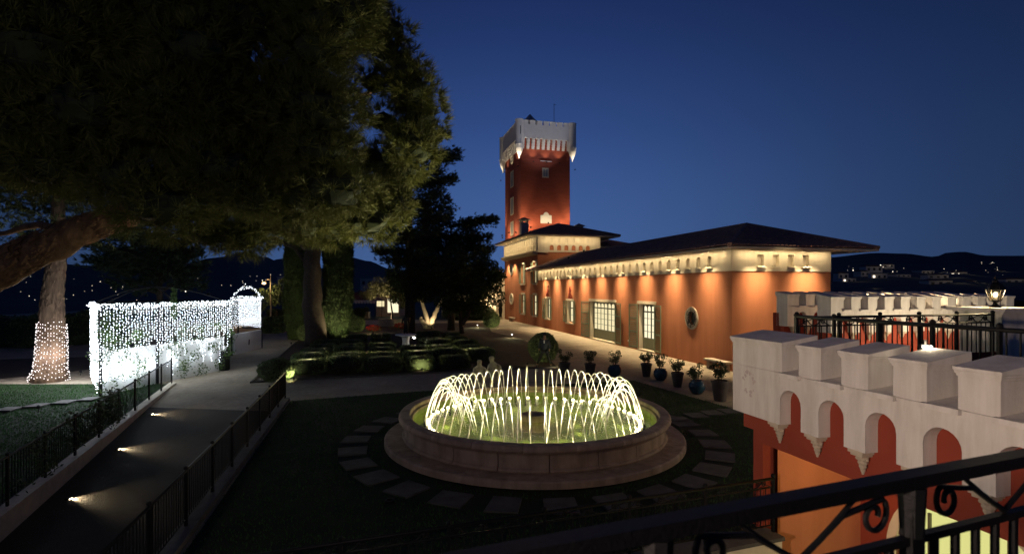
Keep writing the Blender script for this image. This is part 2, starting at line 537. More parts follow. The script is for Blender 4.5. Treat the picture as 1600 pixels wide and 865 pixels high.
# lower court in front of the retaining wall
g = MB()
lc = -2.75
g.poly([(-6.5, -4, lc), (-5.5, 6.2, lc), (4.4, 9.3, lc), (*W(-8.0, -15.4), lc), (*W(-8.0, -30), lc), (0, -8, lc)])
struct(g.build('lower_court', 'slab'), 'paved lower court in front of the loggia', 'paving')
m = MB()
a, b = Vector((-4.85, 6.05)), Vector((4.40, 9.28))
n2 = Vector((b.y - a.y, -(b.x - a.x))).normalized()
pa = [(a.x, a.y), (b.x, b.y), (b.x + n2.x * 0.3, b.y + n2.y * 0.3), (a.x + n2.x * 0.3, a.y + n2.y * 0.3)]
m.prism(pa, lc, 0.02)
rw = m.build('wall_body', 'cream')
t_ = thing('retaining_wall', 'cream retaining wall below the fountain lawn railing', 'wall')
rw.parent = t_
m = MB(); c2 = n2 * 0.36
m.prism([(a.x - n2.x * .04, a.y - n2.y * .04), (b.x - n2.x * .04, b.y - n2.y * .04), (b.x + c2.x, b.y + c2.y), (a.x + c2.x, a.y + c2.y)], 0.024, 0.085)
m.build('coping', 'slab', t_)

# fountain lawn: sheet on the gravel
FX, FY = 0.61, 15.26
g = MB()
ll = [(ramp_right(20.1) + .34, 20.1), (ramp_right(6.3) + .34, 6.45), (4.2, 9.1)] + [W(-10.95, -15.35)] + [W(-6, -15.35), (9.35, 15.6), (7.83, 18.5), (5.5, 24.6), (2.0, 23.6), (-3.66, 22.05)]
g.poly([(x, y, 0.008) for x, y in ll])
lawn_f = struct(g.build('fountain_lawn', 'lawn_soil'), 'dark lawn around the round fountain', 'lawn')
# garden bed
g = MB()
bed = [(-11.6, 23.9), (-10.3, 24.5), (-3.2, 26.8), (2.4, 28.6), (1.9, 36), (1.0, 44), (-2.0, 52), (-3.0, 66), (-14, 64), (-21.0, 58), (-16.8, 42)]
g.poly([(x, y, 0.02) for x, y in bed])
struct(g.build('garden_bed', 'soil'), 'dark planted bed of the parterre garden', 'flower bed')
m = MB()
for (x0, y0), (x1, y1) in zip(bed[:4], bed[1:4]):
    d = Vector((x1 - x0, y1 - y0)).normalized(); nn = Vector((-d.y, d.x)) * 0.06
    m.prism([(x0, y0), (x1, y1), (x1 + nn.x, y1 + nn.y), (x0 + nn.x, y0 + nn.y)], 0.0, 0.07)
x0, y0 = bed[0]; x1, y1 = bed[-1]
m.prism([(x0, y0), (x0 + .06, y0), (x1 + .06, y1), (x1, y1)], 0.0, 0.07)
tag(m.build('bed_edging', 'slab'), 'narrow stone edging along the front of the parterre bed', 'edging')

g = MB(); g.poly([(-60, 68, .016), (-4, 72, .016), (-9, 190, .016), (-75, 190, .016)])
struct(g.build('back_lawn', 'lawn_soil'), 'dark lawn at the far end of the garden', 'lawn')
# tan path on the far left
g = MB()
g.poly([(-52, 22.6, lawn_z(22.6) + .010), (-24.5, 23.69, .010), (-22.0, 27.5, .012), (-20.5, 33, .012), (-26, 33, .012), (-40, 29, .012), (-60, 27, .012)])
struct(g.build('earth_path', 'soil'), 'brown earth path behind the side lawn', 'path')

# ------------------------------------------------------------------ grass blades
def grass(name, label, inside, zf, x0, x1, y0, y1, n, h, parent_tag=True):
    x = nrs.uniform(x0, x1, n); y = nrs.uniform(y0, y1, n)
    keep = np.array([inside(a, b) for a, b in zip(x, y)])
    x, y = x[keep], y[keep]
    z = np.array([zf(b) for b in y]) + 0.004
    k = len(x)
    hh = h * nrs.uniform(0.5, 1.2, k)
    an = nrs.uniform(0, 2 * np.pi, k); w = 0.012
    V = np.zeros((k, 3, 3))
    V[:, 0] = np.stack([x - w * np.cos(an), y - w * np.sin(an), z], 1)
    V[:, 1] = np.stack([x + w * np.cos(an), y + w * np.sin(an), z], 1)
    V[:, 2] = np.stack([x + nrs.normal(0, h * .35, k), y + nrs.normal(0, h * .35, k), z + hh], 1)
    o = tri_mesh(name, V, 'grass_blade')
    tag(o, label, 'grass', None, 'stuff')
def inpoly(P):
    def f(x, y):
        c = False; j = len(P) - 1
        for i in range(len(P)):
            if (P[i][1] > y) != (P[j][1] > y) and x < (P[j][0] - P[i][0]) * (y - P[i][1]) / (P[j][1] - P[i][1]) + P[i][0]: c = not c
            j = i
        return c
    return f
inl = inpoly(ll)
grass('grass', 'short grass of the fountain lawn', lambda x, y: inl(x, y) and (x - FX) ** 2 + (y - FY) ** 2 > 4.2 ** 2 and abs(math.hypot(x - FX, y - FY) - 4.9) > .36, lambda y: 0.008, -9, 10, 6, 25, 70000, 0.05)
grass('grass', 'short grass of the sloping side lawn', lambda x, y: x < ramp_left(y) - .35, lawn_z, -26, -9, 9, 23.6, 90000, 0.05)

# stepping stones: pieces of the lawns
def slab_piece(parent, cx, cy, z, w, d, rz, data=[None]):
    m = MB()
    c, s = math.cos(rz), math.sin(rz)
    j = lambda: rnd.uniform(-.03, .03)
    P = [(-w / 2 + j(), -d / 2 + j()), (w / 2 + j(), -d / 2 + j()), (w / 2 + j(), d / 2 + j()), (-w / 2 + j(), d / 2 + j())]
    m.prism([(cx + p[0] * c - p[1] * s, cy + p[0] * s + p[1] * c) for p in P], z - .02, z + .035)
    return m.build('stepping_stone', 'slab', parent)
for k in range(28):
    w = 2 * math.pi * (k + .3) / 28
    slab_piece(lawn_f, FX + 4.9 * math.cos(w), FY + 4.9 * math.sin(w), .008, .66 + rnd.uniform(-.05, .05), .70, w + math.pi / 2)
for px, py in ((1062, 656), (1088, 650), (1113, 646), (1140, 643), (1166, 641)):
    x, y, _ = gp(px, py); slab_piece(lawn_f, x, y, .008, .62, .62, R(10))
for px in (-30, 14, 58, 102, 140):
    y = 19.9 + (px - 70) * 0.012; x = (px - 800) / FPX * y
    slab_piece(lawn_l, x, y, lawn_z(y) + .03, .56, .62, R(5))

# ------------------------------------------------------------------ railings
def railing(name, label, pts, height, n_bal, posts, material='iron', scroll=False, bal_r=0.009, hand_r=0.026, group=None, base=0.12, second=None):
    root = thing(name, label, 'railing', pts[0], 0, group)
    P = [Vector(p) - Vector(pts[0]) for p in pts]
    L = [0.0]
    for a, b in zip(P[:-1], P[1:]): L.append(L[-1] + (b - a).length)
    tot = L[-1]
    def at(d):
        for i in range(len(P) - 1):
            if d <= L[i + 1] + 1e-6:
                f = (d - L[i]) / (L[i + 1] - L[i]); return P[i].lerp(P[i + 1], f)
        return P[-1]
    up = Vector((0, 0, height))
    MB().tube([p + up for p in P], hand_r, 8).build('handrail', material, root, True)
    MB().tube([p + Vector((0, 0, base)) for p in P], bal_r * 1.3, 6).build('bottom_rail', material, root, True)
    ztop = height - (second or 0.0)
    if second:
        MB().tube([p + Vector((0, 0, ztop)) for p in P], bal_r * 1.5, 6).build('middle_rail', material, root, True)
    pm = bpy.data.meshes
    post0 = None
    for k in range(posts):
        d = tot * k / max(1, posts - 1)
        if post0 is None:
            mm = MB(); mm.box(-.022, .022, -.022, .022, 0, height + .01); mm.ball((0, 0, height + .045), .04, 8, 5)
            o = mm.build('post', material, root); post0 = o
        else:
            o = bpy.data.objects.new('post', post0.data); COL.objects.link(o); o.parent = root
        o.location = at(d)
    bal0 = None
    for k in range(n_bal):
        d = tot * (k + .5) / n_bal
        if bal0 is None:
            mm = MB(); mm.tube([(0, 0, base), (0, 0, ztop)], bal_r, 5)
            o = mm.build('baluster', material, root); bal0 = o
        else:
            o = bpy.data.objects.new('baluster', bal0.data); COL.objects.link(o); o.parent = root
        o.location = at(d)
    if scroll and second:
        s0 = None
        ns = scroll
        for k in range(ns):
            d = tot * (k + .5) / ns; w = tot / ns * .44
            dirv = (at(min(tot, d + .01)) - at(max(0, d - .01))).normalized()
            if s0 is None:
                mm = MB()
                h = second * 0.86; r0 = second * .36
                for sg in (-1, 1):
                    path = []
                    for q in range(22):            # spiral volute running into a stem
                        th = q / 21 * 2.6 * math.pi
                        rr = r0 * (0.25 + 0.75 * q / 21)
                        path.append((sg * (w * .55 + rr * math.cos(th)), 0, -second * .48 + rr * math.sin(th)))
                    last = path[-1]
                    path += [(sg * w * .25, 0, -second * .75), (0, 0, -second * .97)]
                    mm.tube(path, bal_r * 1.1, 5)
                    mm.tube([(sg * w * .98, 0, -second * .95), (sg * w * .6, 0, -second * .55), (0, 0, -.02)], bal_r * .9, 5)
                o = mm.build('scroll', material, root); s0 = o
            else:
                o = bpy.data.objects.new('scroll', s0.data); COL.objects.link(o); o.parent = root
            o.location = at(d) + up
            o.rotation_euler = (0, 0, math.atan2(dirv.y, dirv.x))
    return root

ysl = [23.4, 20, 17, 14, 11, 8, 5]
railing('iron_railing', 'black iron railing on the left kerb of the ramp, in front of the light curtain', [(ramp_left(y) - .15, y, lawn_z(y) + .1) for y in ysl], 1.02, 165, 13)
ysr = [20.1, 16.5, 13, 9.5, 6.2]
railing('iron_railing', 'black iron railing on the right kerb between the ramp and the fountain lawn', [(ramp_right(y) + .15, y, .12) for y in ysr], 0.95, 130, 10)
mid = a.lerp(b, 0.02)
railing('iron_railing', 'thin iron railing along the near edge of the fountain lawn', [(a.x + n2.x * .15, a.y + n2.y * .15, .085), (b.x + n2.x * .15 - .03, b.y + n2.y * .15, .085)], 0.90, 90, 8, scroll=12, second=.14)

# near balcony railing beside the viewer: bars drawn from a side elevation, quite thick
def near_railing():
    z = 3.58
    A = Vector((0.03 - 1.87 * 1.3, 1.28 - .72 * 1.3, 0)); B = Vector((1.9 + 1.87 * .9, 2.0 + .72 * .9, 0))
    d = (B - A).normalized(); Ln = (B - A).length
    root = thing('balcony_railing', 'nearest black iron balcony railing with scrolls, bottom right foreground', 'railing', (A.x, A.y, 2.5), math.atan2(d.y, d.x))
    H = z - 2.5
    MB().box(-.1, Ln + .1, -.03, .03, H - .028, H + .014).build('handrail', 'iron', root)
    MB().box(0, Ln, -.014, .014, H - .215, H - .190).build('middle_rail', 'iron', root)
    MB().box(0, Ln, -.014, .014, .08, .11).build('bottom_rail', 'iron', root)
    def along(px):                                       # distance along the rail seen at px
        k = (px - 800) / FPX                              # (A.x+d.x*u)/(A.y+d.y*u)=k
        return (k * A.y - A.x) / (d.x - k * d.y)
    posts = [along(1425) + q * 1.0 for q in (-3, -2, -1, 0, 1)]
    p0 = None
    for u in posts:
        if u < 0 or u > Ln: continue
        if p0 is None:
            mm = MB(); mm.box(-.030, .030, -.022, .022, 0.0, H - .03)
            mm.tube([(0, 0, H - .19), (0, 0, H - .028)], [.034, .042], 8)
            o = mm.build('post', 'iron', root); p0 = o
        else:
            o = bpy.data.objects.new('post', p0.data); COL.objects.link(o); o.parent = root
        o.location = (u, 0, 0)
    b0 = s0 = None
    for pi_, u in enumerate(posts[:-1]):
        for q in range(1, 9):
            uu = u + q / 9.0
            if uu < 0: continue
            if b0 is None:
                mm = MB(); mm.box(-.010, .010, -.010, .010, .10, H - .215); o = mm.build('baluster', 'iron', root); b0 = o
            else:
                o = bpy.data.objects.new('baluster', b0.data); COL.objects.link(o); o.parent = root
            o.location = (uu, 0, 0)
        for sg, off in ((1, .30), (-1, .70)):
            uu = u + off
            if uu < 0: continue
            mm = MB()
            path = []
            zc = H - .098
            for q in range(26):
                th = R(200) + q / 25 * R(-430)
                rr = .016 + .046 * q / 25
                path.append((sg * rr * math.cos(th) - sg * .12, 0, zc + rr * math.sin(th)))
            path += [(sg * .02, 0, zc + .02), (sg * .12, 0, zc - .04), (sg * .20, 0, zc - .085)]
            mm.tube(path, .0095, 6)
            mm.tube([(sg * .20, 0, zc - .088), (sg * .06, 0, zc + .0), (-sg * .03, 0, zc + .062)], .008, 6)
            o = mm.build('scroll', 'iron', root); o.location = (uu, 0, 0)
    # the slab of the balcony itself, under the viewer
    m = MB()
    nrm = Vector((d.y, -d.x, 0))
    a2, b2 = A - nrm * .12, B - nrm * .12
    m.prism([(a2.x, a2.y), (b2.x, b2.y), (b2.x + nrm.x * 3, b2.y + nrm.y * 3), (a2.x + nrm.x * 3, a2.y + nrm.y * 3)], 2.28, 2.49)
    struct(m.build('balcony_floor', 'slab'), 'floor slab of the near balcony', 'balcony')
near_railing()

# ================================================================== VILLA: long wing
def tiled_face(mb, O, U, V, width, rise, length_at, pitch=0.24, course=0.42):
    """barrel tiles on a roof slope: O eave corner, U along the eave, V unit vector up the slope."""
    O, U, V = Vector(O), Vector(U), Vector(V)
    N = U.cross(V).normalized()
    if N.z < 0: N = -N
    n = int(width / pitch)
    for i in range(n):
        ua = (i + .5) * width / n
        lo, hi = length_at(ua)
        if hi - lo < .1: continue
        k = max(1, int((hi - lo) / course))
        r = pitch * .40
        for c in range(k + 1):
            s0 = lo + c * course; s1 = min(hi, s0 + course * 1.08)
            if s1 - s0 < .06: continue
            j = rnd.uniform(-.018, .018); lift = .030 + rnd.uniform(-.008, .012)
            r0, r1 = r * 1.06, r * .86
            vs = []
            for (ss, rr, ll_) in ((s0, r0, lift + .02), (s1, r1, lift)):
                for q in range(5):
                    th = math.pi * q / 4
                    vs.append(O + U * (ua + j - rr * math.cos(th)) + V * ss + N * (ll_ + rr * .62 * math.sin(th)))
            mb.add(vs, [(q, q + 1, q + 6, q + 5) for q in range(4)] + [(0, 4, 3, 2, 1)])

def hip_roof(root, x0, x1, y0, y1, ze, rise, hips=(True, True), name='roof', ridge_axis='y', pitch=0.24):
    """rectangular hip roof, ridge along y; hips at y0 / y1."""
    hw = (x1 - x0) / 2; cx = (x0 + x1) / 2
    ya = y0 + hw if hips[0] else y0
    yb = y1 - hw if hips[1] else y1
    m = MB()
    A, B, Cc, D = (x0, y0, ze), (x1, y0, ze), (x1, y1, ze), (x0, y1, ze)
    E, F = (cx, ya, ze + rise), (cx, yb, ze + rise)
    m.add([A, B, Cc, D, E, F], [(0, 1, 4), (1, 2, 5, 4), (2, 3, 5), (3, 0, 4, 5)])
    deck = m.build(name, 'roof_tile', root)
    # thickness: fascia and soffit
    m = MB()
    e = .02
    m.box(x0 + e, x1 - e, y0 + e, y1 - e, ze - .13, ze - .03)
    m.build('eaves_board', 'soffit', root)
    sl = math.hypot(hw, rise)
    ux, uz = hw / sl, rise / sl
    t = MB()
    def len_side(u):        # u along y
        l = sl
        if hips[0]: l = min(l, u / hw * sl)
        if hips[1]: l = min(l, (y1 - y0 - u) / hw * sl)
        return (-.05, l)
    tiled_face(t, A, (0, 1, 0), (ux, 0, uz), y1 - y0, rise, len_side, pitch)
    tiled_face(t, B, (0, 1, 0), (-ux, 0, uz), y1 - y0, rise, len_side, pitch * 1.5)
    if hips[0]:
        tiled_face(t, A, (1, 0, 0), (0, ux, uz), 2 * hw, rise, lambda u: (-.05, sl * (1 - abs(u - hw) / hw)), pitch)
    o = t.build('roof_tiles', 'roof_tile', deck)
    o['kind'] = 'stuff'
    r = MB()
    r.tube([(cx, ya, ze + rise + .03), (cx, yb, ze + rise + .03)], .13, 8)
    for P_, E_ in ((A, E), (B, E)) if hips[0] else ():
        r.tube([(P_[0], P_[1], P_[2] + .03), (E_[0], E_[1], E_[2] + .03)], .12, 8)
    for P_, E_ in ((Cc, F), (D, F)) if hips[1] else ():
        r.tube([(P_[0], P_[1], P_[2] + .03), (E_[0], E_[1], E_[2] + .03)], .12, 8)
    r.build('ridge_cap', 'roof_tile', deck)
    return deck

villa = thing('villa_wing', 'long terracotta villa wing with a tiled hip roof and cream frieze', 'villa', (C0[0], C0[1], 0), ANG)
LT = 33.1      # length
WS = 6.1       # end wall width
ZB = 5.07      # underside of the cream band
ZE = 6.15      # eaves
FM = lambda a_, d_, z_: (d_, a_, z_)            # long facade: a = t
EM = lambda a_, d_, z_: (a_, d_, z_)            # end wall:   a = s
def t_of(px):      # t on the long facade seen in direction px
    k = (px - 800) / FPX
    return (C0[0] - k * C0[1]) / (k * CA + SA)
def fz(px, py):
    t = t_of(px); y = C0[1] + CA * t
    return EYE - (py - 450) * y / FPX

doors = [dict(a0=t_of(962), a1=t_of(922), z1=3.12, wide=True), dict(a0=t_of(1024), a1=t_of(998), z1=3.14, wide=False)]
wins = [dict(a0=t_of(896), a1=t_of(886), z0=1.05, z1=3.05), dict(a0=t_of(859.5), a1=t_of(852.5), z0=1.05, z1=3.15)]
ops = [(d_['a0'], d_['a1'], .10, d_['z1'], False) for d_ in doors] + [(w_['a0'], w_['a1'], w_['z0'], w_['z1'], False) for w_ in wins]
RWT, RWZ, RWR = t_of(1081), 2.5, .50
m = MB()
# round window: leave a square hole, fill its corners up to the circle
ops_r = ops + [(RWT - RWR, RWT + RWR, RWZ - RWR, RWZ + RWR, False)]
wall_sheet(m, FM, 0, LT, 0, ZB, ops_r, .42)
for k in range(24):
    a0_, a1_ = 2 * math.pi * k / 24, 2 * math.pi * (k + 1) / 24
    am = (a0_ + a1_) / 2
    sx = RWR if math.cos(am) > 0 else -RWR; sz = RWR if math.sin(am) > 0 else -RWR
    p0 = (RWT + RWR * math.cos(a0_), RWZ + RWR * math.sin(a0_)); p1 = (RWT + RWR * math.cos(a1_), RWZ + RWR * math.sin(a1_))
    m.add([(0, *p0), (0, *p1), (0, RWT + sx, RWZ + sz)], [(0, 1, 2)])
    m.quad((0, *p0), (0, *p1), (.3, *p1), (.3, *p0))
m.quad((WS, 0, 0), (WS, LT, 0), (WS, LT, ZB), (WS, 0, ZB))
m.build('long_wall', 'terracotta', villa)
m = MB(); wall_sheet(m, EM, 0, WS, 0, ZB, [], .4)
m.build('end_wall', 'terracotta', villa)
# cream band with arched niches, 3 cm proud
nich_t = [1.80 + 1.03 * k for k in range(31)]
nich_s = [1.70, 2.62, 3.55, 4.48]
m = MB()
bo = [(t - .21, t + .21, ZB + .27, ZB + .86, True) for t in nich_t if t < LT - .6]
wall_sheet(m, lambda a_, d_, z_: (d_ - .03, a_, z_), -.03, LT, ZB, ZE, bo, .22, 6)
m.quad((-.03, -.03, ZB), (-.03, LT, ZB), (0.02, LT, ZB), (0.02, -.03, ZB))
m.build('cream_band', 'cream', villa)
m = MB()
eo = [(s - .19, s + .19, ZB + .27, ZB + .86, False) for s in nich_s]
wall_sheet(m, lambda a_, d_, z_: (a_, d_ - .03, z_), -.03, WS, ZB, ZE, eo, .22, 6)
m.quad((-.03, -.03, ZB), (WS, -.03, ZB), (WS, 0.02, ZB), (-.03, 0.02, ZB))
m.quad((WS, -.03, ZB), (WS, LT, ZB), (WS, LT, ZE), (WS, -.03, ZE))
m.build('cream_band', 'cream', villa)
m = MB(); m.quad((.17, 0, ZB + .1), (.17, LT, ZB + .1), (.17, LT, ZE), (.17, 0, ZE)); m.build('niche_back', 'soffit', villa)
m = MB(); m.quad((0.2, .17, ZB + .1), (WS, .17, ZB + .1), (WS, .17, ZE), (0.2, .17, ZE)); m.build('niche_back', 'soffit', villa)
sill0 = None
for t in nich_t:
    if t > LT - .6: continue
    if sill0 is None:
        sill0 = MB().box(-.10, .0, -.27, .27, -.07, 0).build('niche_sill', 'cream', villa); o = sill0
    else: o = child_copy(sill0, villa)
    o.location = (-.031, t, ZB + .265)
for s in nich_s:
    o = child_copy(sill0, villa); o.rotation_euler = (0, 0, math.pi / 2); o.location = (s, -.031, ZB + .265)
hip_roof(villa, -.80, 8.35, -.90, LT + 2.0, ZE + .13, 1.62)
# joinery -----------------------------------------------------------
def shutter(root, base, w, h, angle, label=None, hinge=1, slats=22):
    """leaf hinged at base; local x along the leaf."""
    o = thing0 = None
    m = MB()
    st = .07; th = .045
    m.box(0, st, 0, th, 0, h); m.box(w - st, w, 0, th, 0, h)
    for z0_ in (0, h * .345, h * .67, h - .09):
        m.box(st, w - st, .002, th - .002, z0_, z0_ + .09)
    leaf = m.build('shutter', 'shutter_green', root)
    leaf.location = base; leaf.rotation_euler = (0, 0, angle)
    m = MB()
    n = slats
    for k in range(n):
        z_ = .1 + (h - .2) * (k + .5) / n
        m.add([(st, .008, z_ + .03), (w - st, .008, z_ + .03), (w - st, .036, z_ - .03), (st, .036, z_ - .03)], [(0, 1, 2, 3)])
    s_ = m.build('louvre_slats', 'shutter_green', leaf); s_['kind'] = 'stuff'
    return leaf

def casement(root, a0, a1, z0, z1, d, glow, cols, rows, panel=0.0, arches=False, mapf=FM):
    """glazed opening in a wall: frame, panes behind, muntins."""
    w = a1 - a0
    f = MB(lambda a_, d_, z_: mapf(a_, d_, z_))
    fr = .07
    def bx(A0, A1, Z0, Z1, D0=d - .05, D1=d + .03):
        f.box(A0, A1, D0, D1, Z0, Z1)
    bx(a0, a0 + fr, z0, z1); bx(a1 - fr, a1, z0, z1); bx(a0 + fr, a1 - fr, z1 - fr, z1); bx(a0 + fr, a1 - fr, z0, z0 + max(fr, panel))
    frame = f.build('window_frame', 'joinery_green', root)
    g_ = MB(mapf); zb = z0 + max(fr, panel)
    pw = (w - 2 * fr) / cols; ph = (z1 - fr - zb) / rows
    p0 = None
    for i in range(cols):
        for j in range(rows):
            q = MB(mapf)
            A0 = a0 + fr + i * pw; Z0 = zb + j * ph
            q.quad((A0 + .012, d + .02, Z0 + .012), (A0 + pw - .012, d + .02, Z0 + .012), (A0 + pw - .012, d + .02, Z0 + ph - .012), (A0 + .012, d + .02, Z0 + ph - .012))
            q.build('pane', glow, frame)
    mu = MB(mapf)
    for i in range(1, cols):
        A0 = a0 + fr + i * pw; ww = .05 if i == cols // 2 and cols > 3 else .014
        mu.box(A0 - ww, A0 + ww, d - .03, d + .025, zb, z1 - fr)
    for j in range(1, rows):
        Z0 = zb + j * ph; ww = .045 if (j == rows - 1) else .012
        mu.box(a0 + fr, a1 - fr, d - .028, d + .024, Z0 - ww, Z0 + ww)
    if arches:
        for i in range(cols):
            A0 = a0 + fr + i * pw
            zt = z1 - fr
            for k in range(6):
                th0, th1 = math.pi * k / 6, math.pi * (k + 1) / 6
                c_ = A0 + pw / 2
                r_ = pw / 2
                mu.add([(c_ - r_ * math.cos(th0), d - .02, zt - ph + .05 + ph * .8 * math.sin(th0)), (c_ - r_ * math.cos(th1), d - .02, zt - ph + .05 + ph * .8 * math.sin(th1)),
                        (c_ - r_ * math.cos(th1), d - .02, zt), (c_ - r_ * math.cos(th0), d - .02, zt)], [(0, 1, 2, 3)])
    mu.build('muntin', 'joinery_green', frame)
    return frame

for k, d_ in enumerate(doors):
    a0_, a1_, z1_ = d_['a0'], d_['a1'], d_['z1']
    m = MB(FM)
    m.box(a0_ - .12, a1_ + .12, -.07, .0, z1_ + .003, z1_ + .20)
    m.build('lintel', 'cream', villa)
    m = MB(FM); m.box(a0_ + .004, a1_ - .004, -.12, .42, 0, .106); m.build('doorstep', 'stone_pale', villa)
    m = MB(FM)
    m.box(a0_ - .003, a0_ + .05, .003, .415, .10, z1_ - .003); m.build('reveal', 'cream', villa)
    m = MB(FM); m.box(a1_ - .05, a1_ + .003, .003, .415, .10, z1_ - .003); m.build('reveal', 'cream', villa)
    casement(villa, a0_ + .055, a1_ - .055, .11, z1_ - .02, .34, 'glow_window_bright' if k else 'glow_window', 7 if d_['wide'] else 4, 5, .75, True)
    wsh = 1.42 if d_['wide'] else 1.10
    shutter(villa, (-.05, a0_ + .10, .13), wsh, z1_ - .16, R(-98))
    shutter(villa, (-.045, a1_ + .03, .13), wsh * .95, z1_ - .16, R(97))
for k, w_ in enumerate(wins):
    a0_, a1_, z0_, z1_ = w_['a0'], w_['a1'], w_['z0'], w_['z1']
    m = MB(FM); m.box(a0_ - .15, a1_ + .15, -.12, .0, z0_ - .14, z0_ - .002); m.build('window_sill', 'stone_pale', villa)
    m = MB(FM); m.box(a0_ - .12, a1_ + .12, -.06, .0, z1_ + .003, z1_ + .16); m.build('lintel', 'cream', villa)
    m = MB(FM); m.box(a0_ - .003, a0_ + .045, .003, .415, z0_, z1_ - .003); m.build('reveal', 'cream', villa)
    m = MB(FM); m.box(a1_ - .045, a1_ + .003, .003, .415, z0_, z1_ - .003); m.build('reveal', 'cream', villa)
    casement(villa, a0_ + .05, a1_ - .05, z0_ + .01, z1_ - .01, .32, 'glow_window', 2, 3)
    shutter(villa, (-.045, a0_ - .02, z0_), .62, z1_ - z0_, R(-97), slats=16)
    shutter(villa, (-.045, a1_ + .02, z0_), .62, z1_ - z0_, R(97), slats=16)
    # pierced ornament over the window: a pointed panel of small loops
    ca = (a0_ + a1_) / 2
    m = MB(FM)
    for q in range(46):
        f = rnd.random() ** 1.3
        hw_ = .52 * (1 - f) ** .75
        aa = ca + rnd.uniform(-hw_, hw_); zz = z1_ + .24 + f * 1.0
        r_ = rnd.uniform(.07, .11)
        path = [(aa + r_ * math.cos(th), -.015, zz + r_ * math.sin(th)) for th in [R(45 * e_) for e_ in range(9)]]
        m.tube(path, .018, 4, False)
    m.build('ornament', 'red_plaster', villa)
# round window: stone ring, glass, iron scroll grille
ring = MB(FM)
prof = [(RWR - .10, .10), (RWR - .10, -.04), (RWR + .13, -.06), (RWR + .15, -.03), (RWR + .15, .0)]
n = 32
vs = []; fs = []
for i in range(n):
    w = 2 * math.pi * i / n
    for r_, dd in prof: vs.append((RWT + r_ * math.cos(w), dd, RWZ + r_ * math.sin(w)))
for i in range(n):
    for q in range(4): fs.append((i * 5 + q, ((i + 1) % n) * 5 + q, ((i + 1) % n) * 5 + q + 1, i * 5 + q + 1))
ring.add(vs, fs); rg = ring.build('round_window', 'stone_pale', villa)
m = MB(FM); m.poly([(RWT + RWR * math.cos(2 * math.pi * k / 24), .28, RWZ + RWR * math.sin(2 * math.pi * k / 24)) for k in range(24)]); m.build('pane', 'far_pane', rg)
m = MB(FM)
for k in range(8):
    w = 2 * math.pi * k / 8
    m.tube([(RWT + .56 * math.cos(w), -.06, RWZ + .56 * math.sin(w)), (RWT + .12 * math.cos(w + .5), -.12, RWZ + .12 * math.sin(w + .5))], .014, 5)
    for rr in (.34,):
        c_ = (RWT + rr * math.cos(w + .3), RWZ + rr * math.sin(w + .3))
        m.tube([(c_[0] + (.03 + .016 * q) * math.cos(w + q * .62), -.09, c_[1] + (.03 + .016 * q) * math.sin(w + q * .62)) for q in range(9)], .013, 5)
m.tube([(RWT + .5 * math.cos(R(15 * k)), -.07, RWZ + .5 * math.sin(R(15 * k))) for k in range(25)], .013, 5, False)
m.build('iron_grille', 'iron', rg)
# soffit downlights
def downlight(root, loc, power, tgt, size=64, blend=.85, color=WARM, disc=True, soft=.05):
    if disc:
        o = MB().lathe([(.001, 0), (.05, 0), (.06, .02)], 10).build('downlight', 'glow_warm', root); o.location = loc
    lamp('SPOT', (loc[0], loc[1], loc[2] - .02), power, color, root, tgt, size, blend, soft)
def strip(root, loc, length, power, rot, color=WARM, w=.05):
    d = bpy.data.lights.new('cove_light', 'AREA'); d.shape = 'RECTANGLE'; d.size = length; d.size_y = w; d.energy = power; d.color = color
    o = bpy.data.objects.new('cove_light', d); COL.objects.link(o); o.parent = root; o.location = loc; o.rotation_euler = rot
MB().box(-.41, -.31, .2, LT - .2, ZE - .03, ZE - .002).build('cove_strip', 'cream', villa)
strip(villa, (-.36, LT / 2, ZE - .036), LT - .6, 215, (R(-9), 0, R(90)))
MB().box(.2, WS - .1, -.41, -.31, ZE - .03, ZE - .002).build('cove_strip', 'cream', villa)
strip(villa, (WS / 2, -.36, ZE - .036), WS - .5, 42, (R(9), 0, 0))
def linear(root, loc, length, power, rz):
    o = MB().box(-length / 2 - .02, length / 2 + .02, -.05, .05, .004, .045).box(-length / 2 - .02, length / 2 + .02, -.062, -.051, -.05, .045).box(-length / 2 - .02, length / 2 + .02, .051, .062, -.05, .045).build('linear_fitting', 'soffit', root); o.location = loc; o.rotation_euler = (0, 0, rz)
    d = bpy.data.lights.new('linear_light', 'AREA'); d.shape = 'RECTANGLE'; d.size = length; d.size_y = .06; d.energy = power * rnd.uniform(.85, 1.15); d.color = WARM; d.spread = R(70)
    o = bpy.data.objects.new('linear_light', d); COL.objects.link(o); o.parent = root; o.location = loc; o.rotation_euler = (0, 0, rz)
for t in (1.8, 5.3, 8.8, 12.4, 16.0, 19.5, 23.0, 26.6, 30.2):
    linear(villa, (-.55, t, ZE - .05), 1.30, 112, R(90))
for s in (1.43, 4.42):
    linear(villa, (s, -.55, ZE - .05), 1.30, 112, 0)
# small marker lights on the wall
for (a_, z_) in ((t_of(983), fz(983, 532)),):
    o = MB().ball((0, 0, 0), .07, 8, 5).build('wall_spot', 'white_plaster', villa); o.location = (-.05, a_, z_)

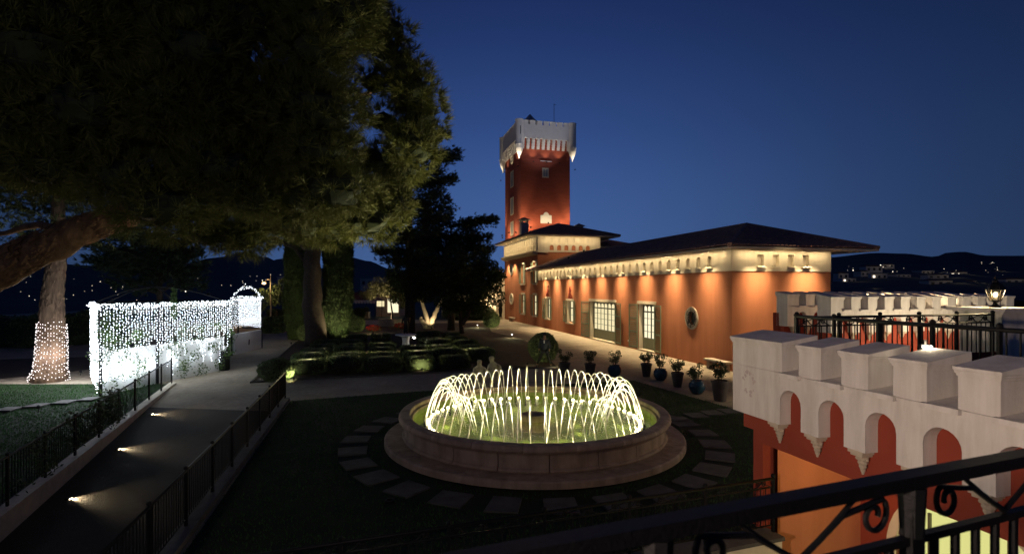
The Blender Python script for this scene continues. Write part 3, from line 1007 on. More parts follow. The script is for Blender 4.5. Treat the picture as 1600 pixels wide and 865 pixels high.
# ================================================================== VILLA: two-storey block and tower
blk = thing('villa_block', 'two-storey terracotta villa block with white upper gallery and green shutters', 'villa', (*W(0, LT), 0), ANG)
BL, BW = 15.2, 7.4        # along t, along s
ZW, ZEB = 8.2, 9.95
def bt(px): return t_of(px) - LT
bw = [(bt(820), bt(815), 1.15, 3.45), (bt(839), bt(833.5), 1.15, 3.45), (bt(820), bt(815), 4.75, 7.1), (bt(839), bt(833.5), 4.75, 7.1)]
m = MB()
wall_sheet(m, FM, 0.001, BL, 0, ZW, [(*q, False) for q in bw], .3)
wall_sheet(m, lambda a_, d_, z_: (a_, d_ + .001, z_), 0, BW, 0, ZW + .9, [], .3)
m.quad((0, BL, 0), (BW, BL, 0), (BW, BL, ZW), (0, BL, ZW)); m.quad((BW, 0, 0), (BW, BL, 0), (BW, BL, ZW), (BW, 0, ZW))
m.build('block_wall', 'terracotta', blk)
for (a0_, a1_, z0_, z1_) in bw:
    m = MB(FM); m.box(a0_ - .15, a1_ + .15, -.12, 0, z0_ - .16, z0_ - .002); m.build('window_sill', 'stone_pale', blk)
    m = MB(FM); m.box(a0_ - .12, a1_ + .12, -.06, 0, z1_ + .003, z1_ + .2); m.build('lintel', 'cream', blk)
    casement(blk, a0_ + .02, a1_ - .02, z0_ + .01, z1_ - .01, .16, 'glow_window' if z0_ < 4 and a0_ < 2 else 'glow_window_dim', 2, 3)
    shutter(blk, (-.045, a0_ - .02, z0_), .62, z1_ - z0_, R(-97), slats=16)
    shutter(blk, (-.045, a1_ + .02, z0_), .62, z1_ - z0_, R(97), slats=16)
def oval(root, t, z, ra, rz, mapf, d0=0.0):
    n = 24
    m = MB(mapf); vs = []; fs = []
    pr = [(0.70, d0 - .0), (.72, d0 - .09), (1.0, d0 - .09), (1.03, d0)]
    for i in range(n):
        w = 2 * math.pi * i / n
        for r_, dd in pr: vs.append((t + ra * r_ * math.cos(w), dd, z + rz * r_ * math.sin(w)))
    k = len(pr)
    for i in range(n):
        for q in range(k - 1): fs.append((i * k + q, ((i + 1) % n) * k + q, ((i + 1) % n) * k + q + 1, i * k + q + 1))
    m.add(vs, fs); o = m.build('oval_window', 'cream', root)
    m = MB(mapf); m.poly([(t + ra * .71 * math.cos(2 * math.pi * i / n), d0 - .03, z + rz * .71 * math.sin(2 * math.pi * i / n)) for i in range(n)]); m.build('pane', 'far_pane', o)
    m = MB(mapf); m.box(t - .02, t + .02, d0 - .06, d0 - .035, z - rz * .7, z + rz * .7); m.box(t - ra * .7, t + ra * .7, d0 - .062, d0 - .037, z - .02, z + .02); m.build('muntin', 'cream', o)
for py in (421, 467):
    oval(blk, bt(799.5), fz(799.5, py), .95, .72, FM)
# gallery: white upper storey on the long side
m = MB(); m.box(-.25, BW, .0, BL - .3, ZW + .002, ZW + .2); m.build('gallery_floor', 'cream', blk)
m = MB(); m.quad((-.02, .0, ZW + .2), (-.02, BL - .3, ZW + .2), (-.02, BL - .3, ZEB), (-.02, .0, ZEB)); m.build('gallery_wall', 'gallery_pane', blk)
ng = 15
post0 = pan0 = cor0 = None
for k in range(ng + 1):
    t = .12 + (BL - .6) * k / ng
    if post0 is None:
        post0 = MB().box(-.22, -.06, -.08, .08, ZW + .2, ZEB - .12).build('gallery_post', 'cream', blk); o = post0
    else: o = child_copy(post0, blk)
    o.location = (0, t, 0)
    for q in range(2):
        tt = t + q * (BL - .6) / ng / 2
        if cor0 is None:
            m = MB(); m.add([(-.55, -.07, ZW + .0), (-.55, .07, ZW + .0), (0, .07, ZW + .0), (0, -.07, ZW), (-.5, -.07, ZW - .12), (-.5, .07, ZW - .12), (0, .07, ZW - .35), (0, -.07, ZW - .35)],
                            [(0, 1, 2, 3), (4, 7, 6, 5), (0, 4, 5, 1), (0, 3, 7, 4), (1, 5, 6, 2)])
            cor0 = m.build('corbel', 'cream', blk); o = cor0
        else: o = child_copy(cor0, blk)
        o.location = (0, tt, 0)
    if k < ng:
        if pan0 is None:
            w_ = (BL - .6) / ng
            m = MB()
            m.box(-.16, -.10, .08, w_ - .08, ZW + .72, ZW + .80); m.box(-.16, -.10, w_ / 2 - .03, w_ / 2 + .03, ZW + .8, ZEB - .12)
            m.box(-.16, -.10, w_ / 2 - .03, w_ / 2 + .03, ZW + .2, ZW + .72)
            pan0 = m.build('gallery_frame', 'cream', blk); o = pan0
        else: o = child_copy(pan0, blk)
        o.location = (0, t, 0)
MB().box(-.60, -.02, -.1, BL - .2, ZW + .004, ZW + .13).build('gallery_ledge', 'cream', blk)
# white upper band of the end face: six small openings above six arched notches showing the red wall
sn = [1.62 + .856 * k for k in range(6)]
m = MB()
wall_sheet(m, lambda a_, d_, z_: (a_, d_ - .06, z_), -.02, BW, ZW, ZEB, [(s - .24, s + .24, ZW - .0001, ZW + .78, True) for s in sn] + [(s - .15, s + .15, ZW + 1.05, ZW + 1.55, False) for s in sn], .06, 6)
m.quad((-.02, -.06, ZW), (-.02, .3, ZW), (-.02, .3, ZEB), (-.02, -.06, ZEB))
m.quad((BW, -.06, ZW), (BW, BL, ZW), (BW, BL, ZEB), (BW, -.06, ZEB))
m.build('white_band', 'cream', blk)
m = MB(); m.quad((0, -.012, ZW + .93), (BW, -.012, ZW + .93), (BW, -.012, ZEB), (0, -.012, ZEB)); m.build('niche_back', 'soffit', blk)
MB().box(-.05, 1.2, -.10, -.062, ZW - .08, ZW + .02).build('moulding', 'cream', blk)
hip_roof(blk, -1.5, BW + 2.0, -1.1, BL - .2, ZEB + .13, 1.75, (True, False))
for k, t in enumerate((1.6, 3.4, 5.2, 8.2, 11.0)):
    o = MB().lathe([(.001, 0), (.05, 0), (.06, .02)], 10).build('downlight', 'glow_warm', blk); o.location = (-.85, t, ZEB - .02)
strip(blk, (-.95, BL / 2, ZEB - .04), BL - .8, 240, (R(-15), 0, R(90)), w=.2)
strip(blk, (BW / 2, -.75, ZEB - .04), BW - .6, 80, (R(12), 0, 0), w=.2)
# wall washers low on the ledge for the storey below
for t in (1.3, 5.6, 9.6, 13.0):
    downlight(blk, (-.72, t, ZW - .42), 900, (-.2, t, 0), 110, 1.0, disc=False)
# chimneys on the block
def chimney(root, x, y, z0, z1, w, material='grey_paint'):
    m = MB(); m.box(x - w / 2, x + w / 2, y - w / 2, y + w / 2, z0, z1)
    c = m.build('chimney', material, root)
    m = MB(); m.box(x - w / 2 - .08, x + w / 2 + .08, y - w / 2 - .08, y + w / 2 + .08, z1 + .30, z1 + .36)
    for sx in (-1, 1):
        for sy in (-1, 1): m.box(x + sx * (w / 2 - .1) - .08, x + sx * (w / 2 - .1) + .08, y + sy * (w / 2 - .1) - .08, y + sy * (w / 2 - .1) + .08, z1, z1 + .3)
    m.build('chimney_cap', 'cream', c)
    m = MB(); h = w / 2 + .25
    m.add([(x - h, y - h, z1 + .362), (x + h, y - h, z1 + .362), (x + h, y + h, z1 + .362), (x - h, y + h, z1 + .362), (x, y, z1 + .72)], [(0, 1, 4), (1, 2, 4), (2, 3, 4), (3, 0, 4), (0, 3, 2, 1)])
    m.build('chimney_roof', 'roof_tile', c)
chimney(blk, -.15, 4.9, 9.9, 11.9, .85)
chimney(blk, 6.1, 3.2, 10.4, 11.15, .8, 'stone_pale')

# lower roof behind, right of the block
bk = thing('rear_wing', 'low dark tiled roof behind the two-storey block', 'villa', (*W(BW + .1, LT + 2.5), 0), ANG)
MB().box(0, 4.6, 0, 9, 0, 9.1).build('rear_wall', 'terracotta', bk)
hip_roof(bk, -.1, 6.4, -.8, 9.6, 9.12, .95, (True, True), pitch=.36)

# tower ---------------------------------------------------------------
TT0 = t_of(812)
tw = thing('clock_tower', 'tall red square tower with white crenellated crown', 'tower', (*W(0.12, TT0), 0), ANG)
tw.name = 'castle_tower'
TW, TD = 6.45, 8.0
ZT0, ZT1 = 8.2, 21.5
m = MB(); m.box(0, TW, 0, TD, ZT0, ZT1 + 1.2); m.build('tower_wall', 'tower_plaster', tw)
EMT = lambda a_, d_, z_: (a_, d_, z_)
def tz(py, d=None): return EYE + (450 - py) * (C0[1] + CA * TT0 + (d or .8)) / FPX
# windows
def plate_window(root, M, a, z, w, h, glow='far_pane'):
    m = MB(M); m.box(a - w / 2, a + w / 2, -.08, -.002, z - h / 2, z - h / 2 + .14); m.box(a - w / 2, a + w / 2, -.08, -.002, z + h / 2 - .14, z + h / 2)
    m.box(a - w / 2, a - w / 2 + .14, -.08, -.002, z - h / 2 + .14, z + h / 2 - .14); m.box(a + w / 2 - .14, a + w / 2, -.08, -.002, z - h / 2 + .14, z + h / 2 - .14)
    o = m.build('window_frame', 'cream', root)
    m = MB(M); m.quad((a - w / 2 + .14, -.02, z - h / 2 + .14), (a + w / 2 - .14, -.02, z - h / 2 + .14), (a + w / 2 - .14, -.02, z + h / 2 - .14), (a - w / 2 + .14, -.02, z + h / 2 - .14)); m.build('pane', 'grey_paint', o)
    m = MB(M); m.box(a - .02, a + .02, -.06, -.025, z - h / 2 + .14, z + h / 2 - .14); m.build('muntin', 'cream', o)
plate_window(tw, EMT, 3.2, tz(270), .85, 1.2)
LMT = lambda a_, d_, z_: (d_, a_, z_)
kx = (799 - 800) / FPX
a_t = t_of(799) - TT0
plate_window(tw, LMT, a_t, tz(280, 4), 1.5, 2.1); plate_window(tw, LMT, a_t, tz(322, 4), 1.5, 2.3)
plate_window(tw, LMT, a_t, tz(357, 4), 1.4, 1.8)
oval(tw, a_t, tz(249, 4), .75, .62, LMT, -.0)
# white plaque with a curved head
m = MB(EMT); zp = tz(349)
P = [(2.55, zp), (4.0, zp), (4.0, zp + 1.0)] + [(3.62, zp + 1.05)] + [(3.28 + .34 * math.cos(R(q)), zp + 1.08 + .34 * math.sin(R(q))) for q in range(0, 181, 30)] + [(2.93, zp + 1.05), (2.55, zp + 1.0)]
k = len(P)
m.add([(x, -.10, z) for x, z in P] + [(x, -.002, z) for x, z in P], [tuple(range(k))] + [(i, (i + 1) % k, k + (i + 1) % k, k + i) for i in range(k)])
m.build('white_plaque', 'tower_white', tw)
# light bracket below the crown
zb_ = tz(252.5)
MB().box(2.45, 3.95, -.35, -.27, zb_ - .05, zb_ + .03).build('light_bar', 'tower_white', tw)
# crown
CZ0, CZ1 = 22.7, 24.35
ov = .40
cx0, cx1, cy0, cy1 = -ov, TW + ov, -ov, TD + ov
def ring_box(mb, x0, x1, y0, y1, th, z0, z1):
    mb.box(x0, x1, y0, y0 + th, z0, z1); mb.box(x0, x1, y1 - th, y1, z0, z1)
    mb.box(x0, x0 + th, y0 + th, y1 - th, z0, z1); mb.box(x1 - th, x1, y0 + th, y1 - th, z0, z1)
m = MB(); ring_box(m, cx0, cx1, cy0, cy1, .3, CZ0, CZ1); m.build('crown_wall', 'tower_white', tw)
MB().box(cx0 + .3, cx1 - .3, cy0 + .3, cy1 - .3, CZ0 + .1, CZ0 + .25).build('crown_floor', 'slab', tw)
mer = None
def merl(x, y, rz, w):
    global mer
    if mer is None:
        m = MB(); m.box(-.33, .33, -.15, .15, 0, .42); m.box(-.37, .37, -.19, .19, .421, .50)
        mer = m.build('merlon', 'tower_white', tw); o = mer
    else: o = child_copy(mer, tw)
    o.location = (x, y, CZ1 + .001); o.rotation_euler = (0, 0, rz)
for k in range(7):
    merl(cx0 + .95 + (cx1 - cx0 - 1.9) * k / 6, cy0 + .15, 0, 1); merl(cx0 + .95 + (cx1 - cx0 - 1.9) * k / 6, cy1 - .15, 0, 1)
for k in range(9):
    merl(cx0 + .15, cy0 + .95 + (cy1 - cy0 - 1.9) * k / 8, math.pi / 2, 1); merl(cx1 - .15, cy0 + .95 + (cy1 - cy0 - 1.9) * k / 8, math.pi / 2, 1)
# machicolation corbels: stepped brackets
mc = None
def mach(x, y, rz):
    global mc
    if mc is None:
        m = MB()
        for q in range(4):
            m.box(-.17, .17, -ov + q * ov / 4, .0, CZ0 - .32 * (q + 1) + .002, CZ0 - .32 * q - .002)
            m.box(-.20, .20, -ov + q * ov / 4 - .04, .0, CZ0 - .32 * q - .085, CZ0 - .32 * q - .003)
        mc = m.build('corbel', 'tower_white', tw); o = mc
    else: o = child_copy(mc, tw)
    o.location = (x, y, 0); o.rotation_euler = (0, 0, rz)
for k in range(10):
    x = .25 + (TW - .5) * k / 9
    mach(x, 0, 0); mach(x, TD, math.pi)
for k in range(12):
    y = .3 + (TD - .6) * k / 11
    mach(0, y, -math.pi / 2); mach(TW, y, math.pi / 2)
tur0 = None
for (x, y) in ((cx0 + .18, cy0 + .18), (cx1 - .18, cy0 + .18), (cx0 + .18, cy1 - .18), (cx1 - .18, cy1 - .18)):
    if tur0 is None:
        m = MB(); m.lathe([(.001, 20.1), (.07, 20.1), (.10, 20.3), (.20, 20.6), (.36, 20.95), (.47, 21.35), (.50, 21.6), (.50, 21.72), (.53, 21.74), (.53, 21.86), (.50, 21.9), (.50, 24.72), (.54, 24.74), (.54, 24.88), (.001, 24.9)], 24)
        tur0 = m.build('corner_turret', 'tower_white', tw, False); o = tur0
        MB().box(-.04, .04, -.53, -.48, 23.0, 24.0).build('arrow_slit', 'far_pane', tur0)
    else: o = child_copy(tur0, tw)
    o.location = (x, y, 0)
m = MB(); m.lathe([(1.5, CZ0 + .25), (1.5, 24.9), (1.72, 24.92), (.9, 25.9), (.001, 26.9)], 20, (2.2, 3.4)); m.build('cone_roof', 'grey_paint', tw)
m = MB(); m.tube([(5.2, 2.5, 24.0), (5.2, 2.5, 28.2)], .03, 6); m.tube([(5.2, 2.5, 28.0), (5.5, 2.5, 28.1)], .02, 5); m.build('antenna', 'iron', tw)
# tower lights: uplights at roof level along each face, and small ones under the crown
for (x, y, tx, ty, pw, sz) in ((.25, -.5, .25, -.12, 900, 44), (TW - .25, -.5, TW - .25, -.12, 900, 44), (-.5, .4, -.12, .4, 800, 44), (-.5, TD - .5, -.12, TD - .5, 800, 44)):
    o = MB().lathe([(.001, 0), (.09, 0), (.11, .16), (.001, .16)], 10).build('floodlight', 'black_paint', tw); o.location = (x, y, 11.0)
    lamp('SPOT', (x, y, 11.25), pw, WARM, tw, (tx, ty, 24), sz, 1.0, .06)
for (x, y, z, pw) in ((1.0, -1.0, 11.8, 130), (3.2, -1.2, 12.4, 60), (5.4, -1.0, 12.0, 130), (-1.0, 2.0, 11.4, 110), (-1.0, 5.6, 11.4, 110)):
    o = MB().lathe([(.001, -.3), (.08, -.3), (.10, -.12), (.001, -.12)], 10).build('floodlight', 'black_paint', tw); o.location = (x, y, z)
    lamp('POINT', (x, y, z), pw, WARM, tw, radius=.08)
for (x, y, pw) in ((-.5, -.5, 60), (TW + .5, -.5, 60), (-.5, TD + .5, 60), (3.2, -.5, 34), (1.5, -.5, 34), (4.9, -.5, 34), (-.5, 1.6, 30), (-.5, 4.0, 30), (-.5, 6.4, 30)):
    lamp('SPOT', (x, y, 19.9 if pw < 50 else 19.2), pw * (2.6 if pw < 50 else 9), WARMW, tw, (x, y, 23), 92 if pw < 50 else 50, .8, .05)
    o = MB().box(-.09, .09, -.06, .06, -.12, -.03).build('spot_bracket', 'black_paint', tw); o.location = (x, y, 19.85 if pw < 50 else 19.15)
lamp('POINT', (3.2, 4.0 - 2.6, CZ0 + .5), 130, WARMW, tw, radius=.2)

# fill lights added on the long wing's roof to brighten the tower crown
for k, (s_, t_) in enumerate(((1.0, LT - 7.0), (3.4, LT - 5.0))):
    x, y = W(s_, t_)
    z_ = 6.28 + 1.62 * (s_ + .8) / 4.575 + .06
    o = thing('roof_fill_light', ['left added fill light on the tiled roof aimed at the tower', 'right added fill light on the roof ridge aimed at the tower'][k], 'lamp', (x, y, z_))
    m = MB(); m.box(-.1, .1, -.06, .06, .12, .28); m.tube([(0, 0, 0), (0, 0, .14)], .03, 6); m.build('body', 'black_paint', o)
    tx_, ty_ = W(2.6, TT0)
    lamp('SPOT', (0, .1, .36), 2300, (.92, .90, 1.0), o, (tx_ - x, ty_ - y, 24.5 - z_), 25, .6, .1)

# cream entrance bay at the far end of the block
eb = thing('entrance_bay', 'cream pilastered entrance bay at the far end of the villa', 'portal', (*W(0, LT + BL), 0), ANG)
MB().box(-.8, 5, .02, 7, 0, 6.4).build('bay_wall', 'cream', eb)
for t in (-.0, 3.2, 6.6):
    MB().box(-1.05, -.802, t + .04, t + .7, 0, 6.2).build('pilaster', 'cream', eb)
MB().box(-1.2, -.4, -.05, 7.2, 6.405, 6.75).build('cornice', 'cream', eb)
MB().box(-1.1, -.5, -.04, 7.1, 3.6, 3.8).build('string_course', 'cream', eb)
lamp('SPOT', (-3.0, 1.5, .3), 1500, WARM, eb, (-.8, 2.5, 4), 90, .8, .1)

# bench slabs by the wall
def wall_bench(s, t, label):
    o = thing('stone_bench', label, 'bench', (*W(s, t), 0), ANG)
    MB().box(-.25, .25, -.9, .9, .42, .52).build('seat', 'stone_pale', o)
    for y in (-.6, .6): MB().box(-.17, .17, y - .12, y + .12, 0, .418).build('leg', 'stone', o)
wall_bench(-.45, t_of(805), 'small stone bench against the wall of the two-storey block')
wall_bench(-.4, .55, 'pale stone bench at the near corner of the long wing')

# dark slender statue next to the block's far corner
def lathe_statue(name, label, loc, prof, material, base=None):
    o = thing(name, label, 'statue', loc)
    MB().lathe(prof, 14).build('figure', material, o, True)
    if base: MB().box(-base[0], base[0], -base[0], base[0], 0, base[1]).build('plinth', base[2], o)
    return o
x, y = W(-.6, t_of(789) + .2)
lathe_statue('dark_statue', 'dark slender statue at the far corner of the block', (x, y, 0), [(.22, .25), (.20, .6), (.26, .9), (.30, 1.3), (.22, 1.6), (.30, 1.85), (.28, 2.1), (.10, 2.25), (.13, 2.35), (.14, 2.5), (.05, 2.62), (.001, 2.63)], 'iron', (.28, .25, 'stone'))

# ================================================================== NEAR WING with crenellated parapet
def parapet(root, L, first, n_mer, z_top=3.36, material='white_plaster', thick=.60, spac=.75, mw=.41, lamp_behind=False):
    """local frame: front plane x=0 facing -x, running along -y; root carries the transform."""
    zb, zs = 2.08, z_top - .47
    M = lambda a_, d_, z_: (d_, -a_, z_)
    cents = [first + .17 + spac * k for k in range(n_mer)]
    m = MB()
    ops = [(c - .21, c + .21, zb, zb + .57, True) for c in cents if c + .25 < L]
    wall_sheet(m, M, 0, L, zb, zs - .002, ops, .20, 10)
    m.add([(0, 0, zb), (thick, 0, zb), (thick, 0, zs), (0, 0, zs)], [(0, 1, 2, 3)])
    m.add([(thick, 0, zb + .3), (thick, -L, zb + .3), (thick, -L, zs), (thick, 0, zs)], [(0, 1, 2, 3)])
    m.add([(0, 0, zs - .002), (0, -L, zs - .002), (thick, -L, zs - .002), (thick, 0, zs - .002)], [(0, 1, 2, 3)])
    segs = [0] + [q for o in ops for q in (o[0], o[1])] + [L]      # underside between arches
    for a0_, a1_ in zip(segs[::2], segs[1::2]):
        m.quad(M(a0_, 0, zb), M(a1_, 0, zb), M(a1_, .46, zb), M(a0_, .46, zb))
    m.build('parapet_wall', material, root)
    m = MB(M); m.box(.02, L, .205, .47, zb - .30, zs - .05); m.build('red_frieze', 'red_plaster', root)
    def mer(a0_, a1_):
        m = MB(lambda a_, d_, z_: (d_, -a_, z_))
        zt, rise = z_top, .10
        o_ = .035
        # body, then a stepped cap whose top slopes out
        m.box(a0_, a1_, .0, thick, zs, zt - .10)
        for (e, z0_, z1_) in ((.012, zt - .099, zt - .07), (.026, zt - .069, zt - .04)):
            m.box(a0_ - e, a1_ + e, -e, thick + e, z0_, z1_)
        A0, A1, D0, D1 = a0_ - o_, a1_ + o_, -o_, thick + o_
        m.add([(A0, D0, zt - .039), (A1, D0, zt - .039), (A1, D1, zt - .039), (A0, D1, zt - .039), (A0, D0, zt), (A1, D0, zt), (A1, D1, zt + rise), (A0, D1, zt + rise)],
              [(0, 3, 2, 1), (4, 5, 6, 7), (0, 1, 5, 4), (1, 2, 6, 5), (2, 3, 7, 6), (3, 0, 4, 7)])
        return m.build('merlon', material, root)
    first_m = mer(.0, first)
    base = None
    for k in range(n_mer):
        a0_ = first + .34 + spac * k
        if a0_ + mw > L: break
        if base is None: base = mer(0, mw); o = base
        else: o = child_copy(base, root)
        o.location = (0, -a0_, 0)
    sill = None
    for k in range(n_mer):
        a0_ = first + spac * k
        if a0_ + .3 > L: break
        if sill is None:
            m = MB(lambda a_, d_, z_: (d_, -a_, z_))
            m.add([(.002, -.05, zs - .05), (.338, -.05, zs - .05), (.338, thick - .01, zs - .0), (.002, thick - .01, zs - .0), (.002, -.05, zs + .012), (.338, -.05, zs + .012), (.338, thick - .01, zs + .075), (.002, thick - .01, zs + .075)],
                  [(0, 3, 2, 1), (4, 5, 6, 7), (0, 1, 5, 4), (1, 2, 6, 5), (2, 3, 7, 6), (3, 0, 4, 7)])
            m.box(-.04, .38, -.056, -.002, zs - .052, zs + .011)
            sill = m.build('crenel_sill', material, root); o = sill
        else: o = child_copy(sill, root)
        o.location = (0, -a0_, 0)
    cor = None
    for k in range(-1, n_mer):
        c = first + .17 + spac * (k + .5)
        if c + .2 > L: break
        if cor is None:
            m = MB(lambda a_, d_, z_: (d_, -a_, z_))
            m.box(-.115, .115, .01, .20, zb - .045, zb - .002)
            m.box(-.09, .09, .03, .20, zb - .08, zb - .047)
            for (w_, z0_, z1_) in ((.07, -.15, -.082), (.06, -.20, -.152), (.046, -.25, -.202), (.032, -.295, -.252), (.018, -.33, -.297)):
                m.lathe([(.001, zb + z1_), (w_, zb + z1_), (w_ * 1.08, zb + (z0_ + z1_) / 2), (w_ * .8, zb + z0_), (.001, zb + z0_)], 9, (0, .14))
            for q in range(5):
                w = R(180 + 45 * q)
                m.ball((.062 * math.cos(w), .14 + .062 * math.sin(w), zb - .12), .026, 6, 4)
            cor = m.build('corbel', 'stone_pale', root); o = cor
        else: o = child_copy(cor, root)
        o.location = (0, -c, 0)

wing = thing('near_wing', 'red wing with a lit loggia below a white parapet, right foreground', 'building', (*W(-11.0, -15.4), 0), ANG)
LW = 14.0
m = MB(); Mw = lambda a_, d_, z_: (d_, -a_, z_)
wall_sheet(m, Mw, 0, LW, lc, 2.9, [(.24, LW - .5, lc, 1.50, False)], .22)
m.quad((0, 0, lc), (9, 0, lc), (9, 0, 2.9), (0, 0, 2.9))
m.build('outer_wall', 'red_plaster', wing)
m = MB(); m.quad((.22, -.34, lc), (2.0, -.34, lc), (2.0, -.34, 1.62), (.22, -.34, 1.62))
m.build('loggia_end_wall', 'terracotta', wing)
# back wall with an arched hall opening
AC, AR, AZ = 2.15, 1.12, -.2
m = MB()
wall_sheet(m, lambda a_, d_, z_: (d_ + 2.0, -a_, z_), .34, LW, lc, 1.62, [(AC - AR, AC + AR, lc, AZ + AR, True)], .25, 16)
m.build('loggia_back_wall', 'red_plaster', wing)
m = MB(lambda a_, d_, z_: (d_ + 2.0, -a_, z_))
prev = None
arc = [(AC - AR, lc)] + [(AC - AR * math.cos(math.pi * k / 20), AZ + AR * math.sin(math.pi * k / 20)) for k in range(21)] + [(AC + AR, lc)]
ar2 = [(AC - AR - .16, lc)] + [(AC - (AR + .16) * math.cos(math.pi * k / 20), AZ + (AR + .16) * math.sin(math.pi * k / 20)) for k in range(21)] + [(AC + AR + .16, lc)]
for k in range(len(arc) - 1):
    m.quad((arc[k][0], -.03, arc[k][1]), (arc[k + 1][0], -.03, arc[k + 1][1]), (ar2[k + 1][0], -.03, ar2[k + 1][1]), (ar2[k][0], -.03, ar2[k][1]))
    m.quad((ar2[k][0], -.03, ar2[k][1]), (ar2[k + 1][0], -.03, ar2[k + 1][1]), (ar2[k + 1][0], .0, ar2[k + 1][1]), (ar2[k][0], .0, ar2[k][1]))
    m.quad((arc[k][0], -.03, arc[k][1]), (arc[k + 1][0], -.03, arc[k + 1][1]), (arc[k + 1][0], .2, arc[k + 1][1]), (arc[k][0], .2, arc[k][1]))
m.build('archivolt', 'cream', wing)
m = MB(); m.quad((.0, -.34, 1.621), (2.25, -.34, 1.621), (2.25, -LW, 1.621), (.0, -LW, 1.621)); m.build('loggia_ceiling', 'cream', wing)
m = MB(); m.box(.0, 2.2, -.34 - .12, -.341, -1.28, -1.14); m.build('dado_ledge', 'terracotta', wing)
# lit hall behind the arch: glazed screen with mullions, curtain and a painted panel
m = MB(lambda a_, d_, z_: (d_ + 2.0, -a_, z_)); m.quad((AC - AR - .1, .22, lc), (AC + .42, .22, lc), (AC + .42, .22, AZ + AR + .1), (AC - AR - .1, .22, AZ + AR + .1))
scr = m.build('hall_window', 'glow_hall', wing)
m = MB(lambda a_, d_, z_: (d_ + 2.0, -a_, z_)); m.box(AC + .42, AC + .50, .17, .24, lc, AZ + AR)
m.box(AC - .72, AC - .68, .17, .21, lc, AZ + .75); m.build('mullion', 'joinery_green', scr)
def mat_painted():
    mt = bpy.data.materials.new('painted_panel'); mt.use_nodes = True
    nt = mt.node_tree
    b_ = nt.nodes['Principled BSDF']; tc = nt.nodes.new('ShaderNodeTexCoord'); mp = nt.nodes.new('ShaderNodeMapping'); mp.inputs['Scale'].default_value = (1, 3.2, 1.1)
    nz = nt.nodes.new('ShaderNodeTexNoise'); nz.inputs['Scale'].default_value = 2.3; nz.inputs['Distortion'].default_value = 1.4
    rp = nt.nodes.new('ShaderNodeValToRGB'); rp.color_ramp.elements[0].position = .38; rp.color_ramp.elements[0].color = (.07, .12, .30, 1); rp.color_ramp.elements[1].position = .55; rp.color_ramp.elements[1].color = (.72, .74, .36, 1)
    nt.links.new(tc.outputs['Object'], mp.inputs[0]); nt.links.new(mp.outputs[0], nz.inputs['Vector']); nt.links.new(nz.outputs['Fac'], rp.inputs[0])
    nt.links.new(rp.outputs[0], b_.inputs['Base Color']); nt.links.new(rp.outputs[0], b_.inputs['Emission Color']); b_.inputs['Emission Strength'].default_value = .55  # hall light put into the painting as its own glow
    mt.cycles.emission_sampling = 'NONE'
    MATS['painted_panel'] = mt
mat_painted()
m = MB(lambda a_, d_, z_: (d_ + 2.0, -a_, z_)); m.quad((AC + .50, .22, lc), (AC + AR + .1, .22, lc), (AC + AR + .1, .22, AZ + AR + .1), (AC + .50, .22, AZ + AR + .1))
m.build('hall_window', 'painted_panel', wing)
lamp('POINT', (.95, -1.5, 1.35), 17, (1.0, .60, .20), wing, radius=.12)
o = MB().lathe([(.001, 1.62), (.1, 1.60), (.16, 1.5), (.001, 1.48)], 12, (.95, -1.5)).build('ceiling_lamp', 'glow_warm', wing)
m = MB(); m.box(.12, 9, -LW, -.05, 2.45, 2.55); m.build('terrace_floor', 'slab', wing)

pp = thing('crenellated_parapet', 'white crenellated parapet with arched corbels on the near wing', 'parapet', (*W(-11.46, -15.45), 0), ANG)
parapet(pp, LW - .2, 1.17, 15)
# flaked patch on the first merlon
m = MB(lambda a_, d_, z_: (d_, -a_, z_))
for k in range(26):
    w = rnd.uniform(0, 6.28); rr = .10 + .06 * rnd.random()
    cxx, czz = .42 + rr * 1.2 * math.cos(w) * .8, 2.62 + rr * 1.5 * math.sin(w)
    r_ = rnd.uniform(.012, .035)
    m.poly([(cxx + r_ * rnd.uniform(.6, 1.2) * math.cos(R(60 * q)), -.003 - .0002 * k, czz + r_ * rnd.uniform(.6, 1.4) * math.sin(R(60 * q))) for q in range(6)])
mp_ = m.build('flaked_plaster', 'flake', pp); mp_['kind'] = 'stuff'

# far parapet across the court
fw = thing('crenellated_parapet', 'far white crenellated parapet over a red wall, right of the villa', 'parapet', (*W(-1.9, -8.0), .53), ANG + math.pi / 2)
parapet(fw, 9.0, .55, 11)
m = MB(); m.box(.46, .8, -9.0, 0, -.53, 2.6); m.build('red_wall', 'red_plaster', fw)
# a second row behind, seen between the first
fw2 = thing('crenellated_parapet', 'farthest white crenellated parapet behind the far terrace', 'parapet', (*W(-1.6, -5.6), .60), ANG + math.pi / 2)
parapet(fw2, 9.5, .55, 11)
m = MB(); m.box(.46, .8, -9.5, 0, -.6, 2.6); m.build('red_wall', 'red_plaster', fw2)

# terrace railing, L-shaped, behind the near parapet
zr = 2.60
c1 = W(-10.05, -15.35)
railing('terrace_railing', 'black iron terrace railing with scrolls running across behind the parapet', [(*c1, zr), (*W(-5.2, -15.35), zr)], 1.06, 38, 6, scroll=6, second=.16, bal_r=.010, hand_r=.022)
railing('terrace_railing', 'black iron handrail beside the parapet, coming towards the viewer', [(*W(-10.12, -15.45), zr), (*W(-10.12, -22.0), zr)], 1.09, 44, 9, bal_r=.011, hand_r=.030)
